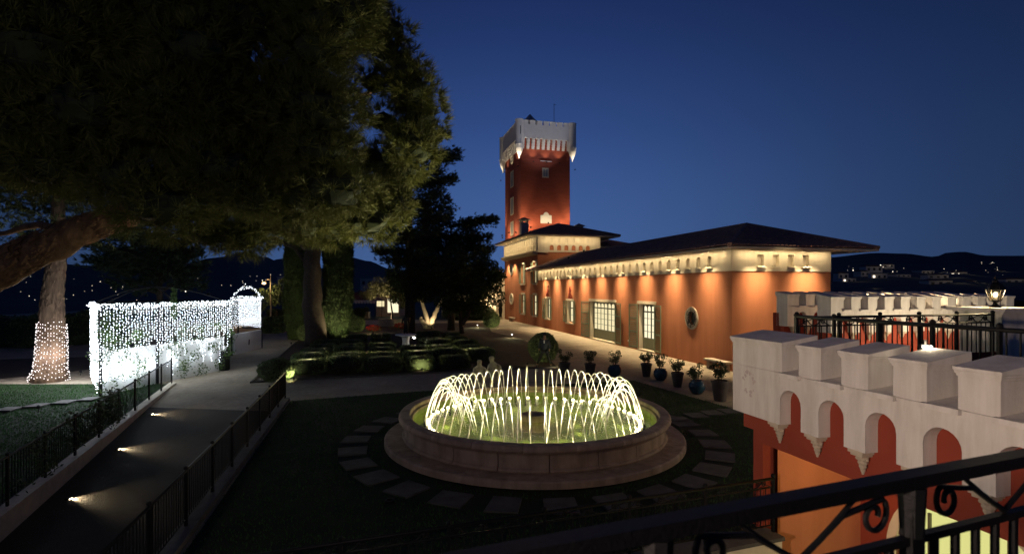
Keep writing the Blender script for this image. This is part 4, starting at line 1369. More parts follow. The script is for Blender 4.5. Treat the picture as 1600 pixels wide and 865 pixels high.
# pier with lantern
pr = thing('terrace_pier', 'white square pier carrying the lantern on the terrace', 'pier', (*W(-4.62, -15.0), 2.55), ANG)
MB().box(-.42, .42, -.42, .42, 0, 1.12).build('shaft', 'white_plaster', pr)
m = MB(); m.box(-.50, .50, -.50, .50, 1.121, 1.17); m.box(-.58, .58, -.58, .58, 1.171, 1.24); m.build('cap', 'white_plaster', pr)
lan = thing('lantern', 'black lantern with a glowing bulb on the white pier', 'lantern', (*W(-4.75, -15.1), 3.79), ANG)
m = MB(); m.lathe([(.09, 0), (.11, .02), (.05, .06), (.035, .10), (.07, .13), (.10, .145)], 8); m.build('foot', 'iron', lan)
m = MB()
for k in range(6):
    w0 = R(60 * k)
    m.tube([(.095 * math.cos(w0), .095 * math.sin(w0), .145), (.165 * math.cos(w0), .165 * math.sin(w0), .38)], .009, 5)
m.lathe([(.165, .375), (.18, .385), (.17, .40), (.11, .50), (.06, .53), (.05, .57), (.02, .60), (.015, .66), (.001, .67)], 6); m.build('frame', 'iron', lan)
m = MB(); m.lathe([(.088, .15), (.156, .375)], 6); m.build('glass', 'lantern_glass', lan)
m = MB(); m.ball((0, 0, .27), .042, 10, 6, 1.3); m.build('bulb', 'glow_lamp', lan)
lamp('POINT', (0, 0, .35), 130, WARMW, lan, radius=.015)
# small floodlight fixed on a merlon
fl = thing('floodlight', 'small dazzling floodlight on a merlon of the near parapet', 'lamp', dp(1449, 551, 6.75))
m = MB(); m.box(-.06, .06, .02, .06, 0, .10); m.tube([(0, .04, .10), (0, .04, .16)], .02, 6); m.build('body', 'black_paint', fl)
for dx in (-.045, 0, .045):
    m = MB(); m.ball((dx, 0, .075), .017, 8, 5); m.build('bulb', 'glow_white', fl)
lamp('POINT', (0, -.03, .10), 5, WARMW, fl, radius=.03)

# unseen fill light added behind the viewer to brighten the near parapet and foreground
hw = thing('unseen_fill_light', 'added unseen fill light behind the viewer', 'lamp', (-4.2, -1.2, 4.1), R(-40))
MB().box(-.14, .14, -.10, .02, -.09, .09).build('body', 'black_paint', hw)
MB().box(-.12, .12, .021, .03, -.07, .07).build('lens', 'glow_warm', hw)
MB().tube([(0, -.1, 0), (0, -.5, 0)], .03, 6).build('bracket', 'iron', hw)
fl_ = lamp('SPOT', (-4.2, -1.1, 4.1), 2300, (1.0, .74, .58), None, (4.7, 7.0, 2.6), 40, .8, .10)
lamp('POINT', (0, .15, .1), 420, (1.0, .78, .62), hw, radius=.1)
fl_.location = (0, .08, 0); fl_.parent = hw
d_ = Matrix.Rotation(R(40), 3, 'Z') @ (Vector((4.7, 7.0, 2.6)) - Vector((-4.2, -1.2, 4.1)))
fl_.rotation_euler = d_.to_track_quat('-Z', 'Y').to_euler()
# terrace lamp between the two far parapets
tl = thing('terrace_lamp', 'low lamp on the far terrace between the two parapets', 'lamp', (*W(3.0, -6.3), 2.6), ANG)
MB().lathe([(.001, 0), (.07, 0), (.07, .35), (.10, .37), (.001, .40)], 10).build('bollard', 'iron', tl)
lamp('POINT', (0, 0, .75), 520, WARM, tl, radius=.1)
MB().lathe([(.02, .40), (.09, .42), (.09, .50), (.001, .52)], 10).build('lens', 'glow_warm', tl)
tl2 = thing('fill_bollard', 'added hidden bollard lamp lighting the front of the far parapet', 'lamp', (*W(1.2, -10.6), 0), ANG)  # hidden lamp added to brighten the far parapet's front faces
MB().lathe([(.001, 0), (.08, 0), (.08, .8), (.12, .82), (.001, .9)], 10).build('bollard', 'iron', tl2)
MB().lathe([(.02, .90), (.10, .92), (.10, 1.0), (.001, 1.02)], 10).build('lens', 'glow_warm', tl2)
lamp('POINT', (0, 0, 1.2), 700, WARMW, tl2, radius=.1)
# court lamp lighting the retaining wall
cl_ = thing('court_lamp', 'low bollard lamp in the lower court', 'lamp', (3.3, 6.3, lc))
MB().lathe([(.001, 0), (.08, 0), (.08, .9), (.12, .92), (.12, 1.1), (.001, 1.12)], 12).build('bollard', 'iron', cl_)
MB().lathe([(.10, .93), (.122, .95), (.122, 1.08), (.10, 1.09)], 12).build('lens', 'glow_warm', cl_)
lamp('POINT', (0, 0, 1.25), 30, WARM, cl_, radius=.1)

# ================================================================== FOUNTAIN
ft = thing('fountain', 'round stone fountain with a ring of glowing arched water jets', 'fountain', (FX, FY, 0))
m = MB(); m.lathe([(.001, .02), (4.06, .02), (4.11, .04), (4.11, .17), (4.07, .20), (3.3, .20)], 80); m.build('base_step', 'stone', ft, False)
NS = 20
blk0 = rim0 = None
for k in range(NS):
    w0 = 2 * math.pi * k / NS + R(3.2)
    g_ = .0022
    if blk0 is None:
        m = MB(); m.lathe([(3.36, .202), (3.62, .202), (3.64, .24), (3.62, .28), (3.58, .30), (3.58, .56), (3.60, .60), (3.62, .618), (3.36, .618)], 5, (0, 0), g_, 2 * math.pi / NS - g_)
        blk0 = m.build('stone_block', 'stone', ft); o = blk0
        m = MB(); m.lathe([(3.40, .622), (3.64, .622), (3.70, .65), (3.735, .70), (3.73, .76), (3.70, .80), (3.64, .815), (3.46, .815), (3.43, .80), (3.43, .70), (3.36, .68), (3.36, .622)], 5, (0, 0), .0012, 2 * math.pi / NS - .0012)
        rim0 = m.build('rim_stone', 'stone', ft); o2 = rim0
    else:
        o = child_copy(blk0, ft); o2 = child_copy(rim0, ft)
    o.rotation_euler = (0, 0, w0); o2.rotation_euler = (0, 0, w0 + R(9))
m = MB(); m.lathe([(3.37, .20), (3.37, .69)], 80); m.build('basin_lining', 'pool_floor', ft)
m = MB(); m.lathe([(.001, .205), (3.37, .205)], 64); m.build('basin_floor', 'pool_floor', ft)
m = MB(); m.lathe([(.001, .50), (3.365, .50)], 64); m.build('water', 'water', ft)
m = MB(); m.lathe([(.38, .21), (.38, .60), (.34, .66), (.30, .66), (.27, .60), (.001, .58)], 20); m.build('centre_pedestal', 'stone', ft)
NJ = 60
rn0, zt, rland = 3.04, 1.60, 2.06
jet_vars = []
def make_jet(seed):
    rr = random.Random(seed)
    m = MB()
    z0 = .54
    zt_ = zt * rr.uniform(.92, 1.03)
    run = (rn0 - rland) * rr.uniform(.93, 1.06)
    n = 22
    path = []; rad = []
    for k in range(n + 1):
        u = k / n
        x = -run * u
        z = z0 + (zt_ - z0) * (1 - (2 * u - 1) ** 2) if u < .5 else zt_ - (zt_ - .48) * (2 * u - 1) ** 2
        jit = .008 * max(0, u - .45) * 2
        path.append((x + rr.uniform(-jit, jit), rr.uniform(-jit, jit), z))
        rad.append(.0155 + .004 * math.exp(-((u - .5) / .12) ** 2) + max(0, u - .5) * rr.uniform(-.016, -.002))
    m.tube(path, [max(.004, r_) for r_ in rad], 6)
    for k in range(7):
        u = rr.uniform(.45, 1)
        zz = zt_ - (zt_ - .48) * (2 * u - 1) ** 2 if u > .5 else zt_
        m.ball((-run * u + rr.gauss(0, .03), rr.gauss(0, .022), zz + rr.gauss(0, .02)), rr.uniform(.006, .013), 5, 3, 1.4)
    for k in range(9):
        m.ball((-run + rr.gauss(0, .09), rr.gauss(0, .07), .50 + abs(rr.gauss(0, .05))), rr.uniform(.005, .012), 5, 3)
    return m
noz0 = lamp0 = None
jet_obs = []
for k in range(NJ):
    w = 2 * math.pi * (k + .5 + rnd.uniform(-.10, .10)) / NJ
    if k < 14:
        o = make_jet(k + 1).build('water_jet', 'jet_water', ft, True); jet_obs.append(o)
    else: o = child_copy(jet_obs[(k * 5) % 14], ft)
    o.location = (rn0 * math.cos(w), rn0 * math.sin(w), 0); o.rotation_euler = (0, 0, w + rnd.uniform(-.07, .07))
    if noz0 is None:
        m = MB(); m.lathe([(.03, .21), (.03, .50), (.018, .52), (.014, .58), (.001, .58)], 8); noz0 = m.build('nozzle', 'nozzle', ft); o = noz0
    else: o = child_copy(noz0, ft)
    o.location = (rn0 * math.cos(w), rn0 * math.sin(w), 0)
for k in range(60):
    w = 2 * math.pi * (k + .25) / 60
    r_ = rn0 - .10
    if lamp0 is None:
        m = MB(); m.lathe([(.001, .50), (.05, .50), (.055, .525), (.03, .55), (.001, .555)], 10); lamp0 = m.build('jet_lamp', 'glow_fountain', ft); o = lamp0
    else: o = child_copy(lamp0, ft)
    o.location = (r_ * math.cos(w), r_ * math.sin(w), 0)
    tx, tz_ = (rn0 - .45), 1.6
    lamp('SPOT', (r_ * math.cos(w), r_ * math.sin(w), .57), 110, (1.0, .86, .55), ft, (tx * math.cos(w), tx * math.sin(w), tz_), 130, .5, .03)
for k in range(15):
    w = 2 * math.pi * (k + .25) / 15
    lamp('POINT', ((rn0 - .5) * math.cos(w), (rn0 - .5) * math.sin(w), .40), 6.0, (1.0, .88, .50), ft, radius=.04)
for k in range(9):
    w = 2 * math.pi * (k + .5) / 9
    lamp('POINT', (1.35 * math.cos(w), 1.35 * math.sin(w), .42), 4.0, (1.0, .88, .50), ft, radius=.05)

# ================================================================== PEOPLE AND FIGURES
def skin_mesh(name, verts, edges, radii, material, parent, root=0, sub=2):
    me = bpy.data.meshes.new(name)
    me.from_pydata(verts, edges, [])
    o = bpy.data.objects.new(name, me); COL.objects.link(o); o.parent = parent
    o.modifiers.new('skin', 'SKIN'); sm = o.modifiers.new('sub', 'SUBSURF'); sm.levels = sub; sm.render_levels = sub
    o.modifiers['skin'].use_smooth_shade = True
    for i, r_ in enumerate(radii):
        sv = me.skin_vertices[0].data[i]
        sv.radius = r_ if isinstance(r_, tuple) else (r_, r_)
    me.skin_vertices[0].data[root].use_root = True
    me.materials.append(MATS[material])
    return o
def bake(o):
    dg = bpy.context.evaluated_depsgraph_get()
    ev = o.evaluated_get(dg)
    me = bpy.data.meshes.new_from_object(ev)
    mt = o.data.materials[0]
    o.modifiers.clear(); o.data = me
    if not me.materials: me.materials.append(mt)
    return o

pm = thing('person', 'person in dark suit jacket and black trousers walking past the round bush', 'person', (*gp(851, 573)[:2], 0), R(-12))
# body: pelvis, spine, neck, head, legs mid-stride, arms
V = [(0, 0, .93), (0, .0, 1.15), (0, .01, 1.42), (0, -.01, 1.54), (0, -.02, 1.64), (0, -.02, 1.76),
     (.10, 0, .88), (.22, -.02, .50), (.34, .06, .09), (.36, -.10, .05),
     (-.10, 0, .88), (-.24, .02, .50), (-.42, .10, .10), (-.43, -.08, .05),
     (.20, .01, 1.40), (.29, .02, 1.14), (.27, -.10, .92), (.27, -.13, .86),
     (-.20, .01, 1.40), (-.30, .04, 1.14), (-.29, -.06, .92), (-.29, -.08, .86)]
E = [(0, 1), (1, 2), (2, 3), (3, 4), (4, 5), (0, 6), (6, 7), (7, 8), (8, 9), (0, 10), (10, 11), (11, 12), (12, 13), (2, 14), (14, 15), (15, 16), (16, 17), (2, 18), (18, 19), (19, 20), (20, 21)]
rad = [(.16, .12), (.16, .11), (.18, .11), .055, (.085, .10), (.07, .085), .09, .065, .042, (.04, .03), .09, .065, .042, (.04, .03), .065, .05, .035, (.035, .025), .065, .05, .035, (.035, .025)]
body = skin_mesh('body', V, E, rad, 'skin', pm)
jv = [V[0], V[1], V[2], V[14], V[15], (.272, -.085, .96), V[18], V[19], (-.29, -.05, .96), (0, 0, .84), (0, 0, 1.47)]
je = [(9, 0), (0, 1), (1, 2), (2, 3), (3, 4), (4, 5), (2, 6), (6, 7), (7, 8), (2, 10)]
skin_mesh('jacket', jv, je, [(.20, .155), (.19, .14), (.205, .135), .085, .068, .055, .085, .068, .055, (.21, .16), (.08, .08)], 'suit', pm)
tv = [V[0], V[6], V[7], (.335, .05, .12), V[10], V[11], (-.41, .09, .13)]
skin_mesh('trousers', tv, [(0, 1), (1, 2), (2, 3), (0, 4), (4, 5), (5, 6)], [(.17, .13), .105, .082, .066, .105, .082, .066], 'trouser', pm)
for q, (x, y) in enumerate(((.345, -.02), (-.42, .0))):
    m = MB(); m.box(x - .05, x + .05, y - .17, y + .10, .0, .05); m.box(x - .045, x + .045, y - .12, y + .09, .051, .10); m.build('shoe', 'black_paint', pm)
m = MB(); m.ball((0, -.005, 1.745), .112, 12, 8, 1.05); m.build('hair', 'hair', pm, True)
m = MB(); m.box(-.03, .03, -.165, -.15, 1.28, 1.44); m.build('shirt_front', 'shirt', pm)

def figure(loc, h, rz, label, lean):
    o = thing('statue', label, 'statue', loc, rz)
    k = h / 1.7
    vs = [(0, 0, .80), (0, 0, 1.05), (lean * .5, 0, 1.28), (lean, -.02, 1.38), (lean * 1.2, -.04, 1.50), (lean * 1.2, -.05, 1.60),
          (.11, -.02, .75), (.12, -.05, .40), (.12, .0, .05), (-.11, -.02, .75), (-.12, -.05, .40), (-.12, 0, .05),
          (.19, 0, 1.25), (.25, -.06, 1.0), (.16, -.22, .86), (-.19 + lean * .3, 0, 1.25), (-.25, -.06, 1.0), (-.14, -.22, .86)]
    es = [(0, 1), (1, 2), (2, 3), (3, 4), (4, 5), (0, 6), (6, 7), (7, 8), (0, 9), (9, 10), (10, 11), (2, 12), (12, 13), (13, 14), (2, 15), (15, 16), (16, 17)]
    rs = [(.17, .13), (.155, .12), (.15, .10), .06, (.105, .115), (.085, .095), .09, .065, .06, .09, .065, .06, .065, .052, .045, .065, .052, .045]
    skin_mesh('stone_figure', [(a_ * k, b_ * k, c_ * k) for a_, b_, c_ in vs], es, [tuple(q * k for q in r_) if isinstance(r_, tuple) else r_ * k for r_ in rs], 'statue_stone', o)
    m = MB(); zz = 1.535 * k; yy = -.15 * k
    for sx in (-.04, .04): m.ball((lean * 1.2 * k + sx * k, yy, zz + .02 * k), .014, 6, 4)
    m.tube([(lean * 1.2 * k, yy - .005, zz + .02), (lean * 1.2 * k, yy - .035, zz - .03)], [.012, .02], 6)
    m.tube([(lean * 1.2 * k - .03, yy - .0, zz - .065), (lean * 1.2 * k + .03, yy - .0, zz - .065)], .008, 5)
    m.build('face', 'stone', o)
    m = MB(); m.lathe([(.001, 0), (.33, 0), (.33, .05), (.001, .05)], 14); m.build('plinth', 'statue_stone', o)
    return o
figure(((750 - 800) / FPX * 19.9, 19.9, 0), 1.68, R(8), 'shorter left one of two pale stone figures behind the fountain', -.02)
figure(((773.5 - 800) / FPX * 20.0, 20.0, 0), 1.80, R(-25), 'taller right one of two pale stone figures behind the fountain', -.10)

# ================================================================== VEGETATION
def unit(v): return v / np.maximum(1e-9, np.linalg.norm(v, axis=-1, keepdims=True))
def tufts(C, D, n, L, wd, spread):
    """needle tufts: centres C (k,3), main directions D, n needles each -> triangles."""
    k = len(C)
    d = unit(D[:, None, :] + nrs.normal(0, spread, (k, n, 3)))
    side = unit(np.cross(d, nrs.normal(0, 1, (k, n, 3))))
    ln = L * nrs.uniform(.6, 1.15, (k, n, 1))
    b = C[:, None, :] + d * (ln * nrs.uniform(0, .25, (k, n, 1)))
    T = np.stack([b - side * wd, b + side * wd, b + d * ln], axis=2)
    return T.reshape(-1, 3, 3)
def leaves(C, size, flat=0.0, up=0.3):
    """small leaf quads as two triangles around centres C."""
    k = len(C)
    nrm = unit(nrs.normal(0, 1, (k, 3)) * np.array([1, 1, 1 - flat]) + np.array([0, 0, up + flat * 2]))
    a_ = unit(np.cross(nrm, nrs.normal(0, 1, (k, 3))))
    b_ = np.cross(nrm, a_)
    s_ = size * nrs.uniform(.6, 1.3, (k, 1))
    p0, p1, p2, p3 = C - a_ * s_, C + b_ * s_ * .5, C + a_ * s_, C - b_ * s_ * .5
    return np.concatenate([np.stack([p0, p1, p2], 1), np.stack([p0, p2, p3], 1)])
def in_ellipsoid(k, c, r, shell=.55):
    d = unit(nrs.normal(0, 1, (k, 3)))
    q = nrs.uniform(shell ** 3, 1, (k, 1)) ** (1 / 3)
    return np.array(c) + d * q * np.array(r), d
def limb(m, pts, r0, r1, n=7):
    P = [Vector(p) for p in pts]
    out = []
    for i in range(len(P) - 1):
        for q in range(4):
            out.append(P[i].lerp(P[i + 1], q / 4))
    out.append(P[-1])
    k = len(out)
    out = [p + Vector((rnd.gauss(0, r0 * .10), rnd.gauss(0, r0 * .10), rnd.gauss(0, r0 * .10))) if 0 < i < k - 1 else p for i, p in enumerate(out)]
    m.tube(out, [r0 + (r1 - r0) * (i / (k - 1)) ** .8 for i in range(k)], n)

# -- big foreground pine: trunk stands out of frame on the left, a great limb sweeps right
pine = thing('pine_tree', 'huge umbrella pine filling the upper left, its limb sweeping in', 'tree', (-17.5, 12.5, lawn_z(12.5)))
PO = Vector(pine.location)
def rel(p): return Vector(p) - PO
m = MB()
limb(m, [(0, 0, 0), (.4, .1, 2.2), tuple(rel(dp(-70, 455, 12.6)))], .62, .50, 12)
limb(m, [tuple(rel(dp(-70, 455, 12.6))), tuple(rel(dp(20, 408, 12.6))), tuple(rel(dp(110, 366, 12.8))), tuple(rel(dp(200, 335, 13.2))), tuple(rel(dp(270, 280, 13.6))), tuple(rel(dp(380, 230, 14.2)))], .50, .20, 12)
pine_trunk = m.build('trunk', 'bark', pine, True)
# flaking bark plates along the great limb
bp_ = MB()
LP = [rel(dp(*q)) for q in ((-70, 455, 12.6), (20, 408, 12.6), (110, 366, 12.8), (200, 335, 13.2), (270, 280, 13.6), (380, 230, 14.2))]
for k in range(900):
    u = rnd.uniform(0, 4.999); i_ = int(u); c_ = LP[i_].lerp(LP[i_ + 1], u - i_)
    ax = (LP[i_ + 1] - LP[i_]).normalized(); e1 = ax.cross(Vector((0, 0, 1))).normalized(); e2 = ax.cross(e1)
    r_ = (.50 - .30 * (u / 5) ** .8) * .99; w = rnd.uniform(0, 6.28)
    hw_, hl = rnd.uniform(.03, .07), rnd.uniform(.06, .17)
    P_ = []
    for (aa, bb, e) in ((-1, -1, -.01), (1, -1, -.01), (1, 1, -.01), (-1, 1, -.01), (rnd.uniform(-.4, .4), rnd.uniform(-.4, .4), rnd.uniform(.015, .04))):
        an = w + aa * hw_ / r_
        P_.append(c_ + ax * bb * hl + (e1 * math.cos(an) + e2 * math.sin(an)) * (r_ + e))
    bp_.add(P_, [(0, 1, 4), (1, 2, 4), (2, 3, 4), (3, 0, 4)])
q = bp_.build('bark_plates', 'bark', pine_trunk); q['kind'] = 'stuff'
for P_ in (((230, 318, 13.4), (330, 300, 14.0), (440, 310, 14.6), (540, 300, 15.2)), ((380, 230, 14.2), (480, 180, 15), (590, 140, 15.8)),
           ((120, 362, 12.8), (60, 352, 13.5), (-40, 372, 14)), ((60, 390, 12.7), (140, 350, 14.2), (250, 345, 15.5)), ((-60, 340, 12), (20, 250, 12.5), (70, 225, 13), (160, 150, 13)),
           ((0, 185, 12), (60, 165, 12.4), (120, 150, 13))):
    m = MB(); limb(m, [tuple(rel(dp(*q))) for q in P_], .16, .04, 7); m.build('limb', 'bark', pine, True)
# crown: lobes given by direction and distance
lobes = []
edge = [(560, 40), (600, 75), (632, 125), (655, 165), (640, 215), (632, 262), (598, 300), (590, 330), (545, 345), (495, 352), (440, 335), (540, 60), (585, 130), (600, 190), (580, 250), (560, 300), (500, 290), (450, 280), (380, 372), (330, 365), (345, 330), (610, 45), (575, 15), (540, 20), (625, 95), (645, 145), (655, 190), (648, 235), (615, 280), (612, 320), (575, 345), (520, 355), (470, 350), (415, 325), (400, 350)]
for (px, py) in edge:
    d = rnd.uniform(11.5, 13.5)
    lobes.append((dp(px, py, d), rnd.uniform(.42, .64)))
for _ in range(165):
    px = rnd.uniform(-60, 545); py = rnd.uniform(-90, 320 if px > 200 else 290)
    if px > 470 and py < 25: py += 60
    d = rnd.uniform(8.0, 11.5) + 1.5 * max(0, px) / 545
    lobes.append((dp(px, py, d), rnd.uniform(.5, .85)))
Cs = []; Ds = []; cores = []
for c, r_ in lobes:
    k = int(150 * (r_ / .8) ** 2)
    p, d = in_ellipsoid(k, c, (r_ * 1.15, r_ * 1.05, r_ * .72), .5)
    Cs.append(p); Ds.append(d + np.array([0, 0, .35]))
    cores.append((c, r_))
Cs = np.concatenate(Cs) - np.array(PO); Ds = np.concatenate(Ds)
o = tri_mesh('crown', tufts(Cs, Ds, 26, .24, .0085, .55), 'pine_needle', pine)
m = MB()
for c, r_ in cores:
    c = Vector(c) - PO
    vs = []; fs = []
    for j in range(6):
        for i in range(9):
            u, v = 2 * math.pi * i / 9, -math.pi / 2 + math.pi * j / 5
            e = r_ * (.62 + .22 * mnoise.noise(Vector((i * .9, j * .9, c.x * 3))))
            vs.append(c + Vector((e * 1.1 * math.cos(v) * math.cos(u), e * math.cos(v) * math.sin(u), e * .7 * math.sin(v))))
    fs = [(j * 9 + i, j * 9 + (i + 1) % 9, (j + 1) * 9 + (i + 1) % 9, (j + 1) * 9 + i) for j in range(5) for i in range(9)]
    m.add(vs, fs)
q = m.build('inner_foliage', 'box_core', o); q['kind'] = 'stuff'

# -- second pine with lights wound round its trunk
x, y, _ = gp(76, 595)
p2 = thing('pine_tree', 'pine trunk wrapped in string lights on the side lawn', 'tree', (x, y, lawn_z(y)))
m = MB()
def tr_at(z):   # centre and radius of the trunk
    return (.30 * z / 5 + .05 * math.sin(z * 1.3), 0.0, z), (.62 - .045 * z if z > .5 else .62 + (.5 - z) * .25)
path = [tr_at(.24 * k)[0] for k in range(40)]
m.tube(path, [tr_at(.24 * k)[1] * .92 for k in range(40)], 16)
tk = m.build('trunk', 'bark', p2, True)
# plates of bark
bk_ = MB()
for k in range(380):
    z = rnd.uniform(.1, 7); w = rnd.uniform(0, 6.28)
    c, r_ = tr_at(z); r_ *= .93
    hw_, hh = rnd.uniform(.05, .10), rnd.uniform(.10, .24)
    P = []
    for (aa, zz, e) in ((-1, -1, 0), (1, -1, 0), (1, 1, 0), (-1, 1, 0), (0, 0, .035)):
        an = w + aa * hw_ / r_; rr = r_ + e
        P.append((c[0] + rr * math.cos(an), c[1] + rr * math.sin(an), z + zz * hh / 1))
    bk_.add(P, [(0, 1, 4), (1, 2, 4), (2, 3, 4), (3, 0, 4)])
q = bk_.build('bark_plates', 'bark', tk); q['kind'] = 'stuff'
Cs = []; Ds = []
for k in range(46):
    c = (rnd.uniform(-3.5, 4.5), rnd.uniform(-2.5, 3), rnd.uniform(6.6, 10))
    p, d = in_ellipsoid(70, c, (1.2, 1.2, .7), .4); Cs.append(p); Ds.append(d)
tri_mesh('crown', tufts(np.concatenate(Cs), np.concatenate(Ds), 18, .26, .012, .5), 'pine_needle', p2)

# -- string lights round that trunk
sl_ = thing('string_lights', 'white string lights wound around the pine trunk', 'lights', (x, y, lawn_z(y)))
def bulbs(mb, pts, r_):
    for (a_, b_, c_) in pts:
        mb.add([(a_ + r_, b_, c_), (a_ - r_, b_, c_), (a_, b_ + r_, c_), (a_, b_ - r_, c_), (a_, b_, c_ + r_), (a_, b_, c_ - r_)],
               [(0, 2, 4), (2, 1, 4), (1, 3, 4), (3, 0, 4), (2, 0, 5), (1, 2, 5), (3, 1, 5), (0, 3, 5)])
for wrap in range(13):
    z0 = .06 + wrap * .2
    pts = []; wr = []
    for k in range(34):
        w = 2 * math.pi * k / 34
        c, r_ = tr_at(z0 + .2 * k / 34 + .04 * math.sin(w * 3))
        q = (c[0] + (r_ + .03) * math.cos(w), c[1] + (r_ + .03) * math.sin(w), c[2] + rnd.uniform(-.10, .10))
        pts.append(q); wr.append(q)
    m = MB(); bulbs(m, pts, .024); mm = m.build('light_string', 'glow_led_warm', sl_); mm['kind'] = 'stuff'
    m = MB(); m.tube(wr, .005, 4); m.build('wire', 'wire', mm)
for w in (R(-110), R(-60), R(-20), R(-160)):
    lamp('POINT', (1.0 * math.cos(w), 1.0 * math.sin(w), 1.2), 45, (.95, .93, 1.0), sl_, radius=.3)

# -- cypress columns
def cypress(px, py, d, wpx, h, label):
    x = (px - 800) / FPX * d
    o = thing('cypress_tree', label, 'tree', (x, d, 0))
    r_ = wpx / 2 * d / FPX
    m = MB(); limb(m, [(0, 0, 0), (0, 0, h * .5), (0, 0, h * .93)], .22, .04, 8); m.build('trunk', 'bark_dark', o, True)
    m = MB()
    n, kz = 18, 24
    def rad(z, w):
        f = z / h
        prof = min(1, .55 + f * 3) * (1 if f < .7 else max(.05, 1 - ((f - .7) / .3) ** 1.6))
        return r_ * prof * (.86 + .20 * mnoise.noise(Vector((math.cos(w) * 1.6 + px, math.sin(w) * 1.6, z * .6))))
    k = 15000
    z = nrs.uniform(.05, h, k); w = nrs.uniform(0, 2 * np.pi, k)
    rr = np.array([rad(a_, b_) for a_, b_ in zip(z, w)]) * nrs.uniform(.80, 1.04, k)
    C = np.stack([rr * np.cos(w), rr * np.sin(w), z], 1)
    D = np.stack([np.cos(w) * .7, np.sin(w) * .7, np.ones(k) * .9], 1)
    T = tufts(C, D, 3, .26, .035, .35)
    prof = [(max(.02, r_ * .78 * min(1, .55 + 3 * q / kz) * (1 if q / kz < .7 else max(.05, 1 - ((q / kz - .7) / .3) ** 1.6))), h * q / kz) for q in range(kz + 1)]
    cr_ = tri_mesh('crown', T, 'cypress_leaf', o)
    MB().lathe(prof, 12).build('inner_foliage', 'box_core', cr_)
    return o
cypress(463, 0, 44, 38, 12.0, 'narrower left cypress column behind the dark trunk')
cypress(527, 0, 41, 48, 13.0, 'broader right cypress column behind the dark trunk')

# -- tall dark trunk between the cypresses (umbrella pine further back)
x, y, _ = gp(491, 540)
t3 = thing('pine_tree', 'tall straight dark trunk standing between the two cypresses', 'tree', (x, y, 0))
m = MB(); limb(m, [(.1, 0, 0), (0, 0, 3), (-.15, 0, 6), (.1, 0, 9.5), (.4, 0, 12)], .80, .42, 12)
tk = m.build('trunk', 'bark_dark', t3, True)
for pts in (((-.15, 0, 5.6), (-1.6, .3, 7.2), (-3.4, .5, 7.9), (-5, .5, 8.0)), ((0, 0, 6.4), (-1.2, -.4, 7.8), (-2.0, -.5, 9)), ((.1, 0, 8), (1.4, .2, 9.5), (2.6, .4, 10.4)), ((-.1, 0, 7.4), (-2.4, -.3, 9), (-4.6, -.5, 10.2))):
    m = MB(); limb(m, pts, .22, .06, 7); m.build('limb', 'bark_dark', t3, True)
Cs = []; Ds = []
for k in range(95):
    c = (rnd.uniform(-11, 4.5), rnd.uniform(-3, 4), rnd.uniform(7.6, 15))
    if c[2] < 9.0 and c[0] > -2.5: continue
    p, d = in_ellipsoid(70, c, (1.5, 1.4, .55), .3); Cs.append(p); Ds.append(d)
tri_mesh('crown', tufts(np.concatenate(Cs), np.concatenate(Ds), 14, .34, .018, .5), 'pine_needle', t3)

# -- cedars: tiers of flat sprays
def cedar(px, base_py, label, d, spec, trunk_h, tr=.5, mat_n='cedar_needle', lean=0.0):
    x = (px - 800) / FPX * d
    o = thing('cedar_tree', label, 'tree', (x, d, 0))
    m = MB(); limb(m, [(0, 0, 0), (lean * .5, 0, trunk_h * .5), (lean, 0, trunk_h)], tr, .08, 10); m.build('trunk', 'bark_dark', o, True)
    Ts = []
    lm = MB()
    for (z, reach_l, reach_r, dens) in spec:
        for az in list(np.linspace(0, 2 * np.pi, 11)[:-1] + nrs.uniform(0, .6)):
            ca, sa = math.cos(az), math.sin(az)
            reach = (reach_r if ca > 0 else reach_l) * (.55 + .45 * abs(ca)) * rnd.uniform(.75, 1.08)
            z0 = z + rnd.uniform(-.95, .95)
            tx = lean * z / trunk_h
            e = (tx + ca * reach, sa * reach * .8, z0 + reach * rnd.uniform(.0, .16) + .3)
            limb(lm, [(tx, 0, z0 - .3), (tx + ca * reach * .5, sa * reach * .4, z0 + .15), e], .08, .02, 5)
            n = int(48 * reach * dens)
            u = nrs.uniform(.15, 1.05, n) ** .75
            wv = (1 - u) * .5 + .32
            Cx = tx + ca * reach * u - sa * nrs.normal(0, 1, n) * wv * reach * .38
            Cy = sa * reach * .8 * u + ca * nrs.normal(0, 1, n) * wv * reach * .38
            Cz = z0 - .1 + u * (e[2] - z0) + nrs.normal(0, .24, n)
            C = np.stack([Cx, Cy, Cz], 1)
            D = np.stack([np.full(n, ca), np.full(n, sa), nrs.uniform(-.1, .5, n)], 1)
            Ts.append(tufts(C, D, 9, .34, .030, .42))
    lm.build('limb', 'bark_dark', o)
    tri_mesh('crown', np.concatenate(Ts), mat_n, o)
    return o
def zof(py, d): return EYE + (450 - py) * d / FPX
dC = 50.0
cedar(640, 500, 'tall dark tiered cedar rising beyond the pine, left of the tower', dC,
      [(zof(212, dC), 2.0, 4.4, .9), (zof(245, dC), 2.6, 5.0, 1), (zof(275, dC), 3.0, 4.8, 1), (zof(300, dC), 3, 5.0, 1), (zof(325, dC), 3.5, 4.6, 1), (zof(352, dC), 4.2, 4.0, .9), (zof(380, dC), 3.6, 2.8, .9), (zof(405, dC), 3.0, 2.6, .9), (zof(430, dC), 2.6, 3.0, .9)], zof(195, dC), .55)
dC = 54.0
cedar(705, 500, 'lower spreading cedar whose branches reach in front of the gallery', dC,
      [(zof(362, dC), 3.4, 5.6, 1.1), (zof(380, dC), 5.2, 5.0, 1.2), (zof(398, dC), 5.4, 4.2, 1.2), (zof(415, dC), 5.2, 3.6, 1.2), (zof(435, dC), 4.6, 3.2, 1)], zof(352, dC), .4)
dC = 33.0
